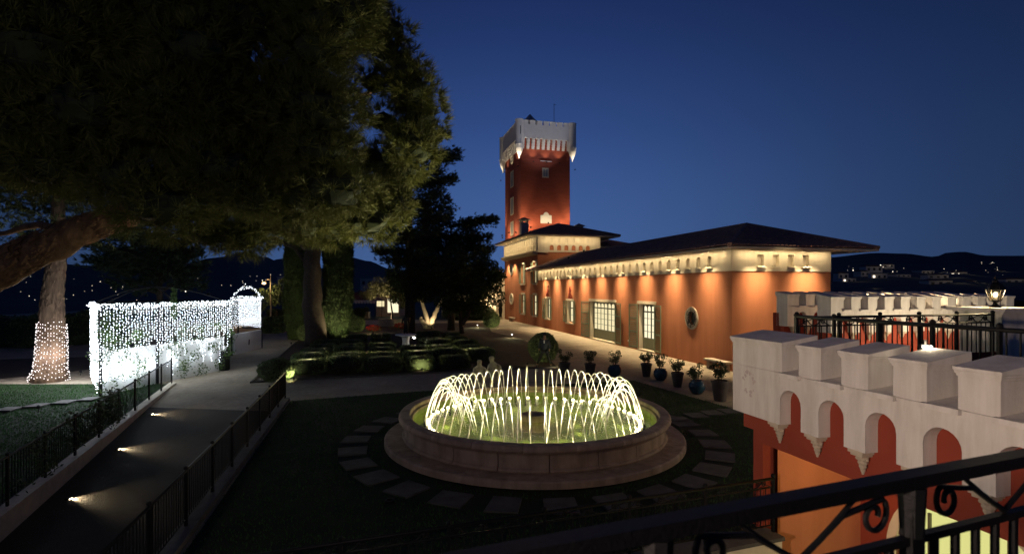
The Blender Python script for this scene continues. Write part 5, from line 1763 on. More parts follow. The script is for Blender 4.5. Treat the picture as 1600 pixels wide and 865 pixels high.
cedar(250, 500, 'feathery cedar spreading above the light curtain', dC,
      [(zof(398, dC), 4.6, 3.0, .9), (zof(415, dC), 4.2, 2.4, .9), (zof(432, dC), 3.0, 2.8, .6), (zof(378, dC), 4.6, 5.6, .8)], zof(350, dC), .28)

# -- leafy trees
def leafy(name, label, px, d, blobs, mat_n, trunks, bark, n_per=1300, leaf=.10, trunk_r=.2):
    x = (px - 800) / FPX * d
    o = thing(name, label, 'tree', (x, d, 0))
    for pts in trunks:
        m = MB(); limb(m, pts, trunk_r, trunk_r * .35, 9); m.build('trunk', bark, o, True)
    Cs = []
    for (bx_, bz, rx, rz_) in blobs:
        sub = 11
        cc, _ = in_ellipsoid(sub, ((bx_ - px) / FPX * d, rnd.uniform(-.5, .5), zof(bz, d)), (rx, rx * .9, rz_), .3)
        for c in cc:
            p, _ = in_ellipsoid(n_per // sub, c, (rx * .48, rx * .48, rz_ * .48), .3); Cs.append(p)
    tri_mesh('crown', leaves(np.concatenate(Cs), leaf), mat_n, o)
    return o
leafy('oak_tree', 'dense round dark tree in front of the entrance bay', 722, 50,
      [(735, 420, 2.4, 1.9), (700, 430, 2.2, 1.8), (752, 452, 1.9, 1.8), (690, 460, 2.0, 1.5), (725, 462, 2.2, 1.6), (760, 430, 1.4, 1.5), (665, 425, 1.8, 1.6), (640, 440, 1.9, 1.5)], 'oak_leaf', [[(0, 0, 0), (-.2, 0, 1.6), (.1, 0, 3.4)], [(0, 0, .9), (.8, 0, 2.2), (1.6, 0, 3.6)]], 'bark_dark', 3600, .13, .24)
leafy('olive_tree', 'olive tree with a floodlit forked pale trunk', 672, 56,
      [(655, 455, 1.9, 1.1), (690, 448, 2.0, 1.2), (670, 440, 1.9, 1.2), (632, 462, 1.4, .9)], 'olive_leaf',
      [[(-.1, 0, 0), (-.25, 0, .8), (-.7, .1, 2.3), (-1.1, .1, 3.6)], [(0, 0, .1), (.4, 0, 1.3), (.95, .1, 2.4), (1.6, .2, 3.5)], [(-.3, -.1, 0), (-.9, 0, .9), (-1.0, 0, 1.2)]], 'bark_pale', 2600, .12, .36)
leafy('olive_tree', 'small yellow-lit olive left of the forked tree', 612, 60,
      [(610, 447, 1.9, 1.2), (590, 455, 1.5, 1.0), (628, 440, 1.6, 1.2)], 'olive_leaf', [[(0, 0, 0), (.1, 0, 1.4), (-.2, 0, 3.2)]], 'bark_dark', 1300, .11, .16)
leafy('oak_tree', 'low dark tree by the street lamp, left of the cypresses', 432, 62,
      [(432, 462, 2.2, 1.0), (415, 470, 1.6, .9), (446, 455, 1.6, 1.2)], 'oak_leaf', [[(0, 0, 0), (0, 0, 1.6)]], 'bark_dark', 1200, .13, .15)

# -- clipped hedges and bushes
def bush_mesh(shape, n, leaf, rx, ry, rz_):
    """returns (core MB, leaf triangles): a rounded body with leaves standing on it."""
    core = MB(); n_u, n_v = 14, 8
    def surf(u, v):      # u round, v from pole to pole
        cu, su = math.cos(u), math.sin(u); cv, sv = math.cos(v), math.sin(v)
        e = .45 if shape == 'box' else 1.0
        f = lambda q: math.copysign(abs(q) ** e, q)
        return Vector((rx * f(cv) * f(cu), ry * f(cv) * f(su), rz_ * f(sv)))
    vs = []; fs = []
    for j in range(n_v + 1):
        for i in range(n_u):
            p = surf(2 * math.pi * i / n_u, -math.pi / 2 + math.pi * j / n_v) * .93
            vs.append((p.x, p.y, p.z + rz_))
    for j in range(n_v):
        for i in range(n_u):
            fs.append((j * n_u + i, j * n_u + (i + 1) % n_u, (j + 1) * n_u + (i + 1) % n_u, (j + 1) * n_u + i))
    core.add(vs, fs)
    P = []
    for k in range(n):
        z = rnd.uniform(-1, 1)
        p = surf(rnd.uniform(0, 2 * math.pi), math.asin(z))
        b_ = 1 + (.05 if shape == 'box' else .11) * mnoise.noise(p * (2.2 if rx < 1.2 else .9) + Vector((rx * 7, ry * 3, n))) + rnd.uniform(-.05, .035) + (rnd.uniform(.03, .10) if rnd.random() < .06 else 0)
        P.append((p.x * b_, p.y * b_, p.z * b_ + rz_))
    return core, leaves(np.array(P), leaf, 0, .5)
def make_hedge(name, label, cat, shape, loc, rx, ry, rz_, n, leaf, rzrot=0, group=None):
    o = thing(name, label, cat, loc, rzrot, group)
    core, T = bush_mesh(shape, n, leaf, rx, ry, rz_)
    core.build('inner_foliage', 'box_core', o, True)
    tri_mesh('foliage', T, 'box_leaf', o)
    return o
protos = [make_hedge('box_hedge', 'x', 'hedge', 'box', (0, -40, 0), .95, .62, .36, 2600, .035, ANG, 'clipped hedges of the parterre') for _ in range(3)]
used = [False] * 3
rown = ['front', 'second', 'third', 'fourth', 'fifth', 'sixth']
cols_s = [-20.65, -18.9, -17.0, -15.2, -13.4, -11.6]
rows_t = [4.5, 6.9, 9.5, 12.3, 15.4, 18.8]
skip = {(3, 3), (4, 3), (4, 2), (5, 3), (5, 0), (0, 5)}
for ri, tt in enumerate(rows_t):
    ci_ = 0
    for ci, ss in enumerate(cols_s):
        if (ri, ci) in skip: continue
        xx, yw = W(ss + rnd.uniform(-.12, .12), tt + rnd.uniform(-.15, .15))
        k = (ri * 2 + ci) % 3
        lab = 'low clipped hedge, %s from the left in the %s row of the parterre' % (ORDN[ci_], rown[ri]); ci_ += 1
        if not used[k]:
            o = protos[k]; o.location = (xx, yw, .02); used[k] = True; o['label'] = lab
        else: o = copy_tree(protos[k], (xx, yw, .02), None, lab)
        sc_ = rnd.uniform(.9, 1.08)
        o.scale = (sc_ * rnd.uniform(.85, 1.0), sc_ * rnd.uniform(1.0, 1.3), sc_ * rnd.uniform(.9, 1.15))
x, y, _ = gp(432, 596)
make_hedge('round_bush', 'round clipped bush at the corner of the parterre near the ramp', 'bush', 'ball', (x, y, 0), .74, .70, .52, 5200, .04)
x, y, _ = gp(851, 571)
make_hedge('round_bush', 'large ball-shaped bush right behind the walking person', 'bush', 'ball', (x + .0, y + 1.3, 0), .82, .80, .83, 7000, .04)
for (px, py, w_, h_, lab) in ((555, 519, 30, 26, 'ball bush in the middle of the garden beside the red flowers'), (560, 498, 22, 17, 'smaller ball bush behind the central one'), (745, 500, 60, 24, 'spreading shrub mass beside the gravel terrace'), (715, 500, 50, 20, 'grey leafy shrub mass under the round dark tree'), (768, 512, 26, 24, 'upright shrub at the terrace edge with a lamp on it'), (475, 532, 20, 24, 'bush at the foot of the tall dark trunk')):
    x, y, _ = gp(px, py); d = y
    make_hedge('garden_bush', lab, 'bush', 'ball', (x, y, 0), w_ / 2 * d / FPX, w_ / 2 * d / FPX * .8, h_ / 2 * d / FPX, 3200, .06)
# long dark hedge far left
for i, (px, py, w_) in enumerate(((-20, 547, 90), (62, 542, 80), (128, 536, 60))):
    x, y, _ = gp(px, py); d = y + 2
    make_hedge('boundary_hedge', ['boundary hedge at the left edge, under a faint yellow glow', 'boundary hedge behind the lit pine trunk', 'boundary hedge left of the light curtain'][i], 'hedge', 'box', (x, d, 0), w_ / 2 * d / FPX * 1.15, .9, 48 / 2 * d / FPX, 4200, .09)
for (px, py, w_, h_, lab) in ((440, 504, 44, 22, 'low bush row along the far path under the street lamp'), (428, 520, 30, 26, 'bush behind the white gate wall')):
    x, y, _ = gp(px, py); d = y
    make_hedge('garden_bush', lab, 'bush', 'box', (x, y, 0), w_ / 2 * d / FPX, .8, h_ / 2 * d / FPX, 2600, .08)

# -- potted plants
def pot(kind, px, py, width, lab):
    x, y, _ = gp(px, py)
    o = thing('potted_plant', lab, 'potted plant', (x, y, .01))
    h = width * (.82 if kind == 'round' else 1.15)
    r_ = width / 2
    if kind == 'round':
        m = MB(); m.lathe([(.001, 0), (r_ * .55, 0), (r_ * .82, h * .2), (r_, h * .5), (r_ * .93, h * .78), (r_ * .72, h * .92), (r_ * .80, h), (r_ * .70, h), (r_ * .62, h * .9), (.001, h * .88)], 24); m.build('pot', 'glaze_blue', o, True)
    else:
        m = MB(); m.lathe([(.001, 0), (r_ * .62, 0), (r_ * .64, h * .03), (r_ * .94, h * .86), (r_ * 1.0, h * .88), (r_ * 1.0, h), (r_ * .88, h), (r_ * .86, h * .92), (.001, h * .9)], 24); m.build('pot', 'pot_dark', o, False)
    st = MB(); Cs = []
    for k in range(9):
        w = rnd.uniform(0, 6.28); l_ = rnd.uniform(.28, .62) * (width / .6)
        e = (math.cos(w) * r_ * rnd.uniform(.2, .95), math.sin(w) * r_ * rnd.uniform(.2, .95), h * .9 + l_)
        st.tube([(math.cos(w) * .05, math.sin(w) * .05, h * .88), (e[0] * .5, e[1] * .5, h * .9 + l_ * .6), e], .008, 4)
        p, _ = in_ellipsoid(46, e, (.14, .14, .12), .1); Cs.append(p)
        p, _ = in_ellipsoid(26, (e[0] * .6, e[1] * .6, h + l_ * .45), (.11, .11, .13), .1); Cs.append(p)
    st.build('stem', 'bark_dark', o)
    tri_mesh('leaves', leaves(np.concatenate(Cs), .04), 'shrub_leaf', o)
pot('taper', 882, 588, .58, 'dark potted shrub farthest left, beside the ball bush')
pot('taper', 922, 589, .56, 'dark tapered pot with a shrub, second from the left behind the jets')
pot('round', 960, 588, .66, 'glossy blue round pot with a shrub, leftmost of the three blue ones')
pot('taper', 1010, 588, .54, 'dark tapered pot with a bushy round shrub at the gravel edge')
pot('round', 1032, 594, .64, 'glossy blue round pot, middle one of the three blue ones')
pot('taper', 1058.5, 604, .53, 'dark tapered pot between two glossy blue round pots')
pot('round', 1089, 615, .65, 'glossy blue round pot, rightmost of the three blue ones')
pot('taper', 1125, 626, .66, 'largest dark tapered pot at the right end of the row')

# red flowers, curved wall, statue on pedestal
for (px, py, lab) in ((584, 518, 'red flower clump left of the curved wall'), (626, 514, 'red flower clump right of the curved wall')):
    x, y, _ = gp(px, py)
    o = thing('red_flowers', lab, 'flowers', (x, y, .02))
    p, _ = in_ellipsoid(500, (0, 0, .25), (.8, .6, .32), .3); tri_mesh('foliage', leaves(p, .06), 'box_leaf', o)
    p, _ = in_ellipsoid(420, (0, -.1, .36), (.75, .6, .30), .6); tri_mesh('petals', leaves(p, .06), 'red_petal', o)
x, y, _ = gp(616, 510)
cw = thing('curved_wall', 'low curved pale stone wall in the middle of the garden', 'wall', (x, y, 0))
m = MB(); m.lathe([(2.2, 0), (2.2, .75), (2.45, .75), (2.45, 0)], 14, (0, 2.2), R(-140), R(-40)); m.build('wall_body', 'stone_pale', cw)
m = MB(); m.lathe([(2.14, .752), (2.14, .84), (2.51, .84), (2.51, .752)], 14, (0, 2.2), R(-141), R(-39)); m.build('coping', 'stone_pale', cw)
x, y, _ = gp(634, 545)
st_ = thing('garden_statue', 'black standing statue on a white pedestal among the hedges', 'statue', (x, y, .02))
m = MB(); m.lathe([(.001, 0), (.36, 0), (.36, .08), (.27, .14), (.23, .5), (.27, .82), (.5, .9), (.72, .94), (.72, 1.0), (.001, 1.0)], 20); m.build('pedestal', 'white_wall', st_)
fg = skin_mesh('figure', [(0, 0, 1.55), (.02, 0, 1.85), (0, 0, 2.1), (0, -.02, 2.24), (0, -.02, 2.4), (.10, 0, 1.25), (.12, 0, 1.02), (-.08, 0, 1.25), (-.10, 0, 1.02), (.2, 0, 2.06), (.26, -.05, 1.75), (-.2, 0, 2.06), (-.25, .0, 1.75)],
               [(0, 1), (1, 2), (2, 3), (3, 4), (0, 5), (5, 6), (0, 7), (7, 8), (2, 9), (9, 10), (2, 11), (11, 12)], [.14, .13, .15, .06, .10, .09, .06, .09, .06, .06, .05, .06, .05], 'iron', st_)

# -- garden spotlights
def spotlight(px, py, label, aim, power, size=80, color=(1.0, .88, .45), z=.0, glow='glow_lamp', dy=0.0, kind='SPOT', head=.05):
    x, y, _ = gp(px, py)
    o = thing('garden_spotlight', label, 'lamp', (x, y + dy, z), 0, 'garden spotlights')
    MB().tube([(0, 0, 0), (0, 0, .16)], .012, 6).build('spike', 'black_paint', o)
    if z > .6:
        MB().lathe([(.001, .27), (.04, .265), (.09, .235), (.092, .225), (.04, .25), (.001, .252)], 12).build('hood', 'black_paint', o)
        lamp('SPOT', (.03, -.03, .20), power * 5.0, color, o, (aim[0] - x, aim[1] - y - dy, aim[2] - z), size, .7, .02)
        return o
    m = MB(); m.lathe([(.001, .14), (.05, .15), (.06, .22), (.045, .225)], 10); m.build('housing', 'black_paint', o)
    m = MB(); m.ball((0, 0, .235), head, 8, 5, .7); m.build('lens', glow if glow == 'glow_white' else 'lens_dark', o)
    t = (aim[0] - x, aim[1] - y - dy, aim[2]); power *= 5.0
    if kind == 'SPOT': lamp('SPOT', (0, 0, .30), power, color, o, t, size, .7, .05)
    else: lamp('POINT', (0, 0, .34), power, color, o, radius=.05)
    return o
def at_gp(px, py, z):
    x, y, _ = gp(px, py); return (x, y, z)
def site_spot(s_, t_, label, aim, power, size, color=(1.0, .90, .42), z=0.0, glow='glow_lamp', head=.05):
    x, y = W(s_, t_)
    ax, ay = W(aim[0], aim[1])
    o = spotlight(800 + FPX * x / y, 450 + FPX * EYE / y, label, (ax, ay, aim[2]), power, size, color, z, glow, head=head)
    return o
spotlight(459, 598, 'spotlight washing the side of the round bush by the ramp', at_gp(436, 594, .5), 34, 110, (1.0, .95, .50))
site_spot(-20.9, 5.65, 'raised spotlight behind the left front hedge', (-20.4, 4.6, .1), 26, 150, z=.75)
site_spot(-20.2, 8.3, 'raised spotlight behind the second row of hedges on the left', (-20.2, 7.2, .1), 26, 150, z=.75)
spotlight(647, 545, 'dazzling white spotlight beside the black statue', at_gp(655, 549, .1), 14, 160, (1, .95, .8), .55, 'glow_white', head=.10)
site_spot(-15.2, 3.35, 'spotlight in front of the hedge before the statue', (-15.2, 4.4, .45), 16, 120)
site_spot(-15.2, 8.2, 'raised spotlight between hedges before the statue', (-15.2, 7.0, .1), 22, 150, z=.75)
for k, (s_, t_) in enumerate(((-18.0, 8.2), (-17.0, 13.9), (-14.3, 10.9), (-12.5, 8.2), (-12.5, 14.0))):  # extra lamps added to lift the dark hedges
    site_spot(s_, t_, 'added raised fill light among the hedges, ' + ['left of the middle', 'behind the middle rows', 'right of the statue', 'near the gravel terrace', 'far right of the parterre'][k], (s_ + .2, t_ - 1.5, .0), 16, 160, z=.85)
spotlight(824, 574, 'spotlight left of the ball bush, near the walking person', at_gp(834, 564, .8), 10, 120)
spotlight(874, 577, 'spotlight right of the ball bush, near the walking person', at_gp(862, 572, .7), 8, 120)
spotlight(674, 514.5, 'floodlight under the forked olive trunk', ((672 - 800) / FPX * 56, 56, 2.2), 42, 110, WARM)
spotlight(606, 509, 'spotlight under the small yellow-lit olive', ((608 - 800) / FPX * 60, 60, 4.2), 420, 90, WARM)
spotlight(778, 514, 'spotlight on the upright shrub at the terrace edge', at_gp(770, 512, .8), 30, 120)
spotlight(746, 511, 'spotlight with a bright lens among the shrubs', at_gp(742, 515, .3), 26, 140, glow='glow_white')
spotlight(800, 527, 'spotlight at the edge of the bed by the gravel terrace', at_gp(795, 528, .2), 14, 150, glow='glow_white')
spotlight(583, 523, 'spotlight by the ball bush and red flowers', at_gp(590, 514, .5), 50, 140)
spotlight(487, 530, 'tiny spotlight on the dark trunk', at_gp(488, 537, 2.0), 2, 90, WARMW)
spotlight(529, 541.6, 'spotlight at the foot of the broad cypress', ((527 - 800) / FPX * 41, 41, 4.0), 120, 100, (1.0, .86, .46))
spotlight(455, 540, 'spotlight at the foot of the narrow cypress', ((463 - 800) / FPX * 44, 44, 3.5), 70, 100, (1.0, .86, .46))
spotlight(126, 586, 'small lawn light beside the wrapped pine trunk', at_gp(122, 588, 1.0), 3, 120, WARMW)
def fill_uplight(x, y, label, aim, power, size, color):  # added dark-lensed lamp that brightens the pine's right edge
    o = thing('fill_uplight', label, 'lamp', (x, y, .008))
    MB().lathe([(.06, .0), (.06, .05), (.10, .05), (.10, .0)], 14).build('ring', 'iron', o)
    MB().lathe([(.001, .006), (.06, .006)], 14).build('lens', 'lens_dark', o)
    lamp('SPOT', (0, 0, .07), power, color, o, (aim[0] - x, aim[1] - y, aim[2]), size, .8, .04)
fill_uplight(-2.4, 10.6, 'added lawn fill light for the right edge of the big pine', dp(610, 270, 12.3), 1500, 40, (1.0, .86, .36))
spotlight(60, 640, 'lawn uplight below the big limb of the pine', dp(160, 350, 13.0), 150, 60, (1.0, .66, .34), z=-.1)

# ================================================================== PERGOLAS WITH LIGHT CURTAINS
P1 = Vector((-16.05, 20.9, 0)); P2 = Vector((-14.55, 28.0, 0)); P3 = Vector((-19.6, 31.2, 0)); P4 = Vector((-19.2, 24.6, 0))
PZ = 3.52
pg = thing('pergola', 'white walled pergola hung with a curtain of string lights', 'pergola', (P1.x, P1.y, lawn_z(P1.y)))
PB = Vector(pg.location)
def bar(mb, p, q, w=.05):
    mb.tube([Vector(p) - PB, Vector(q) - PB], w, 6)
def Z(v, z): return Vector((v.x, v.y, z))
pts4 = [P1, P2, P3, P4]
inset = lambda v, f=.05: v.lerp((P1 + P2 + P3 + P4) / 4, f)
for v in pts4 + [P1.lerp(P2, .38)]:
    m = MB(); bar(m, Z(inset(v), lawn_z(v.y)), Z(inset(v), PZ), .06); m.build('post', 'iron', pg)
for v, w in zip(pts4, pts4[1:] + pts4[:1]):
    m = MB(); bar(m, Z(inset(v), PZ), Z(inset(w), PZ), .045); m.build('beam', 'iron', pg)
ctr = (P1 + P2 + P3 + P4) / 4
for v in (P1, P2, P3, P4, P1.lerp(P2, .5), P3.lerp(P4, .5)):
    m = MB(); path = [Z(inset(v).lerp(ctr, f), PZ + .75 * math.sin(f * math.pi / 2)) - PB for f in (0, .2, .4, .6, .8, 1)]
    m.tube(path, .03, 6); m.build('roof_hoop', 'iron', pg)
# low white walls
def lowwall(root, base, a_, b_, h, th, material, name='low_wall', z0=None):
    d = (b_ - a_).normalized(); nn = Vector((-d.y, d.x, 0)) * th
    m = MB(); za = lawn_z(a_.y) - .1
    m.prism([(a_ - base)[:2], (b_ - base)[:2], (b_ + nn - base)[:2], (a_ + nn - base)[:2]], za - base.z, h - base.z)
    return m.build(name, material, root)
lowwall(pg, PB, inset(P1, .10), inset(P2, .10), 1.70, .14, 'white_wall')
lowwall(pg, PB, inset(P4, .10), inset(P1, .10), 1.70, .14, 'white_wall')
lowwall(pg, PB, inset(P3, .10), inset(P2, .10), 1.20, .14, 'white_wall')
# vines
C = []
for _ in range(64):
    f = rnd.random(); v = P1.lerp(P2, .0 if rnd.random() < .3 else f)
    zz = rnd.uniform(.0, 3.2) if (v - P1).length < 1 else rnd.uniform(.1, 2.4)
    p, _q = in_ellipsoid(34, (v.x - PB.x + rnd.gauss(0, .1) + .1, v.y - PB.y, zz - PB.z), (.25, .3, .30), .1); C.append(p)
for zz in np.linspace(2.9, 4.1, 8):
    v = P1.lerp(P2, .50); p, _q = in_ellipsoid(45, (v.x - PB.x, v.y - PB.y, zz - PB.z), (.14, .16, .16), .1); C.append(p)
vn = tri_mesh('vine', leaves(np.concatenate(C), .055), 'ivy_leaf', pg); vn['kind'] = 'stuff'

def curtain(name, label, segs, ztop, zbot, spacing, dz, rad, base, glow='glow_led'):
    root = thing(name, label, 'lights', base)
    bs = Vector(base)
    for (a_, b_, zfun) in segs:
        n = int((b_ - a_).length / spacing)
        for k in range(n + 1):
            f = k / n
            p = a_.lerp(b_, f)
            zb = zfun(f)
            pts = []
            z = ztop + rnd.uniform(-.04, .05)
            while z > zb:
                pts.append((p.x - bs.x + rnd.gauss(0, .014), p.y - bs.y + rnd.gauss(0, .014), z - bs.z + rnd.uniform(-.02, .02)))
                z -= dz * rnd.uniform(.75, 1.3)
            for q in range(4):         # denser swag along the top
                pts.append((p.x - bs.x + rnd.gauss(0, .06), p.y - bs.y + rnd.gauss(0, .06), ztop - bs.z + rnd.uniform(-.16, .06)))
            m = MB(); bulbs(m, pts, rad); o = m.build('light_string', glow, root); o['kind'] = 'stuff'
            m = MB(); m.tube([(p.x - bs.x, p.y - bs.y, ztop - bs.z), (p.x - bs.x, p.y - bs.y, zb - bs.z)], .004, 3); m.build('wire', 'wire', o)
    return root
r12 = random.Random(5)
bot = lambda f: (0.1 if f < .10 else (.75 + 2 * f if f < .2 else 1.55) - (r12.uniform(.3, 1.2) if r12.random() < .35 else 0)) + r12.uniform(-.1, .5)
cur = curtain('light_curtain', 'dazzling white curtain of string lights hanging on the near pergola', [(P1, P2, bot), (P4, P1, lambda f: .1 + r12.uniform(0, .3))], PZ, .0, .135, .098, .0225, tuple(PB))
for f in (.04, .2, .36, .52, .68, .84, .97):
    for off, pw in ((.20, 26), (-.20, (70, 95, 60, 22, 12, 9, 8)[int(f * 7)])):
        v = P1.lerp(P2, f); nn = Vector((.976, -.21, 0))
        q = v + nn * off
        lamp('POINT', (q.x - PB.x, q.y - PB.y, 2.35 if off > 0 else 1.0), pw, (.80, .90, 1.0), cur, radius=.35)
for f in (.3, .7):
    v = P4.lerp(P1, f); lamp('POINT', (v.x - PB.x - .3, v.y - PB.y - .3, 1.7), 150, (.80, .90, 1.0), cur, radius=.35)

# second, farther pergola
Q1 = Vector((*dp(362, 540, 34)[:2], 0)); Q2 = Vector((*dp(409, 540, 38)[:2], 0)); Q3 = Vector((*dp(372, 540, 42)[:2], 0))
pg2 = thing('pergola', 'smaller farther pergola with a light-strung arch over a white gate wall', 'pergola', (Q1.x, Q1.y, 0))
QB = Vector(pg2.location); QZ = 3.55
for v in (Q1, Q2, Q3):
    m = MB(); m.tube([v - QB, Z(v, QZ) - QB], .05, 6); m.build('post', 'iron', pg2)
for v, w in ((Q1, Q2), (Q2, Q3), (Q3, Q1)):
    m = MB(); m.tube([Z(v, QZ) - QB, Z(w, QZ) - QB], .04, 6); m.build('beam', 'iron', pg2)
lowwall(pg2, QB, Q1 + Vector((.1, .2, 0)), Q2 + Vector((0, .05, 0)), 1.28, .18, 'white_wall', 'gate_wall')
cur2 = curtain('light_curtain', 'smaller farther curtain of white string lights', [(Q1, Q2, lambda f: 1.45 + r12.uniform(0, .4)), (Q2, Q3, lambda f: 1.4)], QZ, 0, .15, .12, .018, tuple(QB))
arch = []
for k in range(46):
    f = k / 45; v = Q1.lerp(Q2, f)
    arch.append((v.x - QB.x, v.y - QB.y, QZ + .75 * math.sin(math.pi * min(1, f * 1.0)) + rnd.uniform(-.05, .05)))
m = MB(); bulbs(m, arch + [(a_ + rnd.gauss(0, .05), b_, c_ + rnd.gauss(0, .06)) for a_, b_, c_ in arch], .024); o = m.build('light_string', 'glow_led', cur2); o['kind'] = 'stuff'
m = MB(); m.tube(arch, .02, 5); m.build('arch_wire', 'wire', cur2)
v = Q1.lerp(Q2, .5); lamp('POINT', (v.x - QB.x + .3, v.y - QB.y - .5, 2.2), 18, (.82, .9, 1.0), cur2, radius=.35)
m = MB(); m.tube([(386 - 386, 0, 0), (.02, 0, .35)], .03, 6); hd = m.build('gate_handle', 'black_paint', pg2); v = Q1.lerp(Q2, .5) - QB; hd.location = (v.x + .12, v.y - .05, .45)

# litter bin: slatted black drum
x, y, _ = gp(350, 578)
bn = thing('litter_bin', 'black slatted litter bin beside the light curtain', 'bin', (x, y, 0))
m = MB(); m.lathe([(.001, .0), (.24, .0), (.24, .92), (.001, .92)], 20); m.build('liner', 'black_paint', bn)
s0 = None
for k in range(16):
    w = 2 * math.pi * k / 16
    if s0 is None: s0 = MB().box(.245, .275, -.038, .038, .04, .96).build('slat', 'black_paint', bn); o = s0
    else: o = child_copy(s0, bn)
    o.rotation_euler = (0, 0, w)
m = MB(); m.lathe([(.22, .962), (.29, .962), (.29, 1.02), (.22, 1.02)], 20); m.build('rim', 'iron', bn)
m = MB()
for k in range(4): m.ball((.03 + .02 * k - .03, -.29, .28 + .15 * k), .03, 6, 4)
m.build('emblem_dots', 'grey_paint', bn)
# pale end posts of the ramp railing by the bin
for (px, py, hpx, lab) in ((323, 578, 42, 'white square pillar at the top of the left ramp railing'), (314, 580, 30, 'brown timber gate leaf by the white pillar')):
    x, y, _ = gp(px, py)
    o = thing('gate_pillar' if 'pillar' in lab else 'gate_leaf', lab, 'pillar' if 'pillar' in lab else 'gate', (x, y, 0), R(12))
    h = hpx * y / FPX
    if 'pillar' in lab:
        MB().box(-.14, .14, -.14, .14, 0, h).build('shaft', 'white_wall', o); MB().box(-.18, .18, -.18, .18, h + .001, h + .07).build('cap', 'white_wall', o)
    else:
        for k in range(4): MB().box(-.22 + .11 * k, -.12 + .11 * k, -.02, .02, .05, h).build('board', 'bark', o)

# ramp lights: small fittings throwing a low warm beam over the tarmac
def ramp_light(px, py, label, dx, pw=120.0):
    z = -.5
    for _ in range(6):
        x, y, _z = gp(px, py, z); z = ramp_z(y)
    o = thing('ramp_light', label, 'lamp', (x, y, z), 0, 'ramp lights')
    m = MB(); m.box(-.05, .05, -.05, .05, 0, .06); m.build('housing', 'iron', o)
    m = MB(); m.box(.051 if dx > 0 else -.06, .06 if dx > 0 else -.051, -.045, .045, .015, .05); m.build('lens', 'glow_lamp', o)
    sg = 1 if dx > 0 else -1
    lamp('SPOT', (.075 * sg, 0, .055), pw, WARM, o, (1.0 * sg, .12, -.16), 95, .8, .015)
    lf = []
    for k in range(170):
        u = abs(rnd.gauss(0, .55)) + .1
        lf.append((sg * u, rnd.gauss(0, .06 + .22 * u), .012))
    T = leaves(np.array(lf), .038, .9, 1.2)
    q = tri_mesh('fallen_leaves', T, 'dry_leaf', o); q['kind'] = 'stuff'
ramp_light(236, 648, 'ramp light nearest the top of the ramp', 1)
ramp_light(184, 703, 'middle one of the three ramp lights on the left side', 1)
ramp_light(107, 781, 'lowest ramp light, nearest the viewer', 1)
ramp_light(398, 640, 'ramp light glowing behind the right railing', -1, 30)
ramp_light(378, 690, 'faint ramp light lower behind the right railing', -1, 10)

# climbing plant on the left railing
C = []
for _ in range(34):
    y = rnd.uniform(11.5, 17.5); p, _q = in_ellipsoid(50, (ramp_left(y) - .15 + rnd.gauss(0, .08), y, lawn_z(y) + rnd.uniform(.3, 1.1)), (.22, .3, .22), .1); C.append(p)
vn = tri_mesh('climbing_plant', leaves(np.concatenate(C), .05), 'shrub_leaf')
tag(vn, 'dark climbing plant tangled in the left ramp railing', 'plant')

# ================================================================== FAR THINGS
x, y, _ = dp(423, 500, 60)
sl = thing('street_lamp', 'street lamp with an orange light beyond the pergolas', 'street lamp', (x, y, 0))
MB().tube([(0, 0, 0), (0, 0, 5.6)], [.09, .07], 8).build('pole', 'bark_pale', sl)
MB().tube([(0, 0, 5.1), (-.35, 0, 5.2), (-.65, 0, 5.0)], .04, 6).build('arm', 'bark_pale', sl)
m = MB(); m.ball((-.75, 0, 4.75), .22, 10, 6, .6); m.build('lamp_head', 'glow_street', sl)
lamp('POINT', (-.75, 0, 4.4), 420, (1, .66, .3), sl, radius=.2)
# small lit pavilion, tent, walls at the end of the garden
x, y, _ = dp(612, 497, 80)
pv = thing('lit_pavilion', 'small brightly lit white doorway building at the end of the garden', 'building', (x, y, 0))
MB().box(-2.3, 1.2, 0, 4, 0, 3.0).build('wall', 'stone', pv)
MB().box(-2.5, 1.4, -.3, 4.3, 3.001, 3.2).build('roof', 'far_roof', pv)
m = MB(); m.quad((-.6, -.02, .6), (1.0, -.02, .6), (1.0, -.02, 2.6), (-.6, -.02, 2.6)); m.build('lit_window', 'glow_window_bright', pv)
m = MB(); m.quad((-2.2, -.02, 1.5), (-1.1, -.02, 1.5), (-1.1, -.02, 2.3), (-2.2, -.02, 2.3)); m.build('lit_window', 'glow_window', pv)
lamp('POINT', (0, -2.4, 2.2), 22, WARMW, pv, radius=.2)
x, y, _ = dp(563, 497, 74)
tn = thing('garden_tent', 'dark red canopy tent with a pale scalloped valance', 'tent', (x, y, 0))
m = MB(); m.add([(-2.6, -2, 2.6), (2.6, -2, 2.6), (2.6, 2, 2.6), (-2.6, 2, 2.6), (0, 0, 3.9)], [(0, 1, 4), (1, 2, 4), (2, 3, 4), (3, 0, 4)]); m.build('canopy', 'tent_red', tn)
m = MB()
for k in range(13):
    xx = -2.6 + .4 * k
    m.add([(xx, -2.02, 2.6), (xx + .4, -2.02, 2.6), (xx + .37, -2.02, 2.2), (xx + .2, -2.02, 2.12), (xx + .03, -2.02, 2.2)], [(0, 1, 2, 3, 4)])
m.build('valance', 'far_wall', tn)
for sx in (-2.5, 2.5):
    for sy in (-1.9, 1.9): MB().tube([(sx, sy, 0), (sx, sy, 2.6)], .04, 6).build('pole', 'iron', tn)
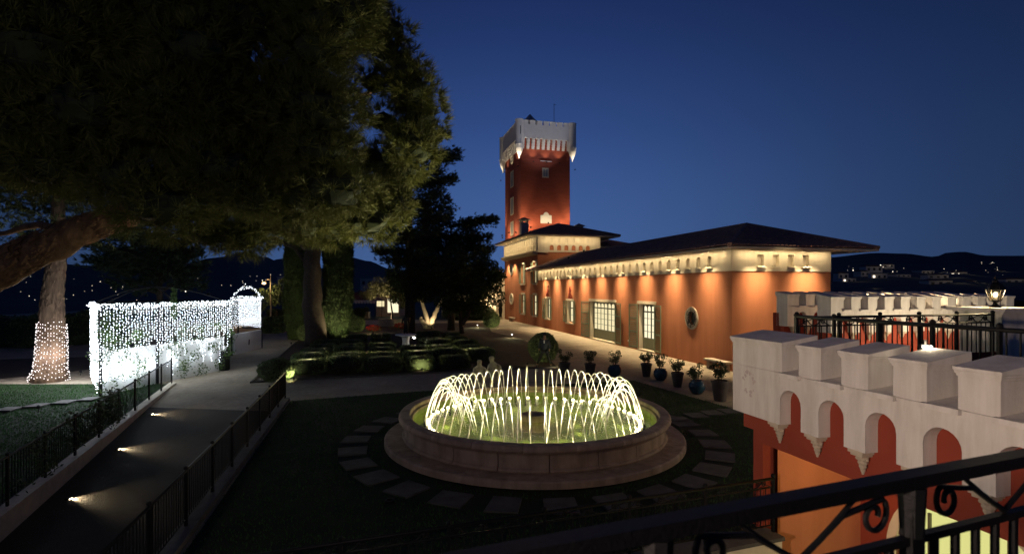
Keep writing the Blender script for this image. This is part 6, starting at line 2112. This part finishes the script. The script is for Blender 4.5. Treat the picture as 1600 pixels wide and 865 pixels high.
def far_wall(p0, p1, h, label, material='stone_pale', d=.3):
    a_, b_ = Vector(p0), Vector(p1); di = (b_ - a_).normalized(); nn = Vector((-di.y, di.x, 0)) * d
    o = thing('garden_wall', label, 'wall', (a_.x, a_.y, 0))
    m = MB(); m.prism([(0, 0), (b_ - a_)[:2], (b_ - a_ + nn)[:2], tuple(nn[:2])], 0, h); m.build('wall_body', material, o)
    m = MB(); e = nn * .2
    m.prism([tuple((-e)[:2]), (b_ - a_ - e)[:2], (b_ - a_ + nn + e)[:2], tuple((nn + e)[:2])], h + .001, h + .1); m.build('coping', material, o)
far_wall((*gp(690, 495)[:2], 0), (*gp(768, 494)[:2], 0), 1.6, 'low garden wall behind the round dark tree')
far_wall((*gp(455, 512)[:2], 0), (*gp(380, 512)[:2], 0), 1.0, 'low wall bordering the far path on the left')
# lit arch gate between garden and entrance
x, y, _ = dp(735, 495, 76)
gt = thing('arch_gate', 'floodlit pale stone arch gate behind the shrubs', 'gate', (x, y, 0), ANG)
m = MB(); wall_sheet(m, lambda a_, d_, z_: (a_, d_, z_), -2.6, 3.4, 0, 3.6, [(-.3, 1.1, 0, 2.9, True)], .5); m.build('arch_wall', 'cream', gt)
m = MB(); m.box(-2.8, 3.6, -.1, .6, 3.601, 3.8); m.build('coping', 'cream', gt)
lamp('SPOT', (-1, -3, .4), 260, WARMW, gt, (.2, 0, 1.5), 90, .8, .1)

# garden chairs and far guests are lost in the dark; a low box planter is not
x, y, _ = gp(572, 497)
MBx = thing('box_planter', 'pale square planter near the tent', 'planter', (x, y, 0))
m = MB(); m.box(-.45, .45, -.45, .45, 0, .8); m.build('box', 'stone_pale', MBx); m = MB(); m.box(-.5, .5, -.5, .5, .801, .9); m.build('rim', 'stone_pale', MBx)
pbq, _q = in_ellipsoid(400, (0, 0, 1.2), (.5, .5, .45), .2); tri_mesh('foliage', leaves(pbq, .09), 'box_leaf', MBx)

# ------------------------------------------------------------------ hills and town
def hill_mesh(name, label, ridge, d0, d1, y0=470.0, nn=14):
    """terrain rising from distance d0 to a ridge at d1; ridge = [(px, py)] outline at d1."""
    m = MB(); n = 90
    px0, px1 = ridge[0][0], ridge[-1][0]
    def rid(px):
        for (a_, b_), (c_, e_) in zip(ridge[:-1], ridge[1:]):
            if a_ <= px <= c_:
                f = (px - a_) / (c_ - a_); f = f * f * (3 - 2 * f); return b_ + (e_ - b_) * f
        return ridge[-1][1]
    vs = []
    for j in range(nn + 1):
        f = j / nn; d = d0 * (d1 / d0) ** f
        for i in range(n + 1):
            px = px0 + (px1 - px0) * i / n
            py = y0 + (rid(px) - y0) * (f ** .8) + 2.0 * mnoise.noise(Vector((px * .013, d * .01, f * 3))) * min(1, 3 * (1 - f) + .4)
            vs.append(dp(px, py, d))
    fs = [(j * (n + 1) + i, j * (n + 1) + i + 1, (j + 1) * (n + 1) + i + 1, (j + 1) * (n + 1) + i) for j in range(nn) for i in range(n)]
    m.add(vs, fs)
    k = len(m.v)
    return struct(m.build(name, 'hill', None, True), label, 'hill')
hill_mesh('hills', 'dark wooded hillside with the town, right of the villa', [(1150, 404), (1290, 402), (1375, 395), (1410, 396), (1460, 401), (1482, 394), (1505, 393), (1540, 399), (1600, 399), (1700, 396), (2100, 400)], 170, 1700)
hill_mesh('hills', 'dark mountain ridge behind the pergolas on the left', [(-500, 400), (0, 405), (150, 415), (280, 412), (340, 402), (378, 393), (410, 400), (455, 418), (520, 420)], 170, 2400, 485)
hill_mesh('hills', 'more distant mountain behind the cypresses', [(380, 425), (440, 404), (475, 418), (520, 418), (548, 402), (575, 408), (610, 420), (700, 438), (900, 442), (1160, 430)], 260, 4200, 480)
# far ground beyond the garden
g = MB(); g.poly([(-400, 150, -1.5), (400, 150, -1.5), (900, 900, -1.5), (-900, 900, -1.5)])
struct(g.build('valley_floor', 'hill'), 'dark valley floor beyond the garden', 'ground')

def far_house(px, py, d, wpx, hpx, roof, label, windows=2, lit=None):
    x, y, z = dp(px, py, d)
    w = wpx * d / FPX; h = hpx * d / FPX
    o = thing('far_house', label, 'house', (x, y, z), R(rnd.uniform(-25, 25)), 'houses of the far town')
    m = MB(); m.box(-w / 2, w / 2, 0, w * .6, -h * .6, h); m.build('wall', 'far_wall', o)
    m = MB()
    if roof: m.add([(-w * .54, -w * .05, h), (w * .54, -w * .05, h), (w * .54, w * .65, h), (-w * .54, w * .65, h), (-w * .3, w * .3, h * 1.35), (w * .3, w * .3, h * 1.35)], [(0, 1, 5, 4), (1, 2, 5), (2, 3, 4, 5), (3, 0, 4), (0, 3, 2, 1)])
    else: m.box(-w * .52, w * .52, -w * .02, w * .62, h + .02, h * 1.08)
    m.build('roof', 'far_roof' if roof else 'far_wall', o)
    if d > 200: lamp('POINT', (w * rnd.uniform(-.4, .4), -w * .8, h * 1.3), 2.2 * w * w * rnd.uniform(.4, 1.2), WARMW, o, radius=.3)
    for k in range(windows):
        xx = -w / 2 + w * (k + .5) / windows
        m = MB(); m.box(xx - w * .1 / max(1, windows / 2), xx + w * .1 / max(1, windows / 2), -.12, -.02, h * .3, h * .75); m.build('window', 'glow_town' if lit == k else 'far_pane', o)
H = [(1318, 436, 430, 18, 9, 1, 'pale far house left of the lit wall'), (1327, 441, 380, 28, 6, 0, 'long low pale house below the leftmost town houses'), (1352, 432, 480, 20, 8, 1, 'two-part far house beside the bright street light'),
     (1366, 425, 560, 26, 9, 1, 'large pale house on the rise under the ridge lights'), (1374, 436, 440, 22, 8, 0, 'flat-roofed house right of the brightest window'), (1388, 418, 700, 16, 5, 1, 'small high house near the top of the town'),
     (1412, 433, 470, 26, 4, 0, 'low long dim house in the middle of the town'), (1450, 428, 620, 26, 5, 0, 'long flat pale building in the middle distance'), (1466, 436, 420, 30, 7, 1, 'wide dim house with a pale roof, centre right'),
     (1470, 447, 330, 36, 9, 1, 'nearest large pale house below the centre'), (1498, 433, 520, 24, 8, 1, 'house among the cluster of lights on the right'), (1518, 446, 360, 20, 7, 1, 'dim house left of the lantern'),
     (1548, 447, 350, 18, 4, 0, 'small low house just left of the lantern'), (1588, 445, 380, 30, 9, 1, 'pale house right of the lantern at the picture edge'), (1564, 428, 640, 16, 5, 1, 'small house above the lantern'), (1371, 456, 260, 14, 5, 1, 'lone white cottage below the lit wall'),
     (455, 447, 150, 42, 14, 0, 'pale flat house seen left of the cypresses'), (578, 448, 160, 34, 12, 0, 'pale house with a terrace seen right of the cypresses')]
for i, (px, py, d, w_, h_, rf, lab) in enumerate(H):
    far_house(px, py, d, w_, h_, rf, lab, 3 if w_ > 20 else 2, 0 if i in (1, 4, 10) else None)
# lit boundary wall in the town
x, y, z = dp(1352, 443, 400)
o = thing('town_wall', 'long wall in the town lit by a street light', 'wall', (x, y, z - 1))
MB().box(-1, 21, 0, .5, -3, 3.0).build('wall_body', 'far_wall', o); MB().box(-1.2, 21.2, -.2, .7, 3.001, 3.3).build('coping', 'far_wall', o)
lamp('POINT', (2, -5, 3.5), 5200, WARMW, o, radius=.3)
lamp('POINT', (14, -6, 3.5), 3600, WARMW, o, radius=.3)
# points of light
def town_lights(name, label, spec, glow):
    m = MB()
    for (px, py, d, r_) in spec:
        c = dp(px, py, d); bulbs(m, [c], r_ * d / FPX)
    o = m.build(name, glow); tag(o, label, 'lights', None, 'stuff')
r3 = random.Random(3)
sp = [(1342, 440, 395, 1.9), (1333, 422, 500, 1.0), (1354, 417, 600, 1.1), (1376, 414, 690, 1.0), (1395, 424, 560, .9), (1358, 434, 470, .8), (1380, 417, 640, .6), (1391, 415, 600, .5)]
for k in range(34): sp.append((r3.gauss(1505, 26), r3.gauss(428, 3.5), r3.uniform(500, 900), r3.uniform(.3, .75)))
for k in range(40): sp.append((r3.uniform(1310, 1600), r3.uniform(411, 452), r3.uniform(400, 900), r3.uniform(.2, .45)))
for k in range(10): sp.append((r3.uniform(1500, 1560), r3.uniform(409, 416), 1000, r3.uniform(.35, .6)))
town_lights('town_lights', 'scattered lamps of the far town on the right hillside', [(a_, b_, min(c_, 165 + 0 * c_) if False else c_, e_) for a_, b_, c_, e_ in sp], 'glow_town')
sp = []
for k in range(34): sp.append((r3.uniform(-20, 260), 470 - abs(r3.gauss(0, 26)), r3.uniform(120, 165), r3.uniform(.3, .75)))
for k in range(22): sp.append((r3.uniform(290, 460), r3.uniform(428, 452), r3.uniform(120, 165), r3.uniform(.3, .6)))
sp += [(410, 438, 160, .9), (290, 455, 150, 1.2), (283, 455, 150, .8)]
town_lights('town_lights', 'scattered lamps of the town below the mountain on the left', sp, 'glow_town')
print('objects', len(bpy.data.objects))
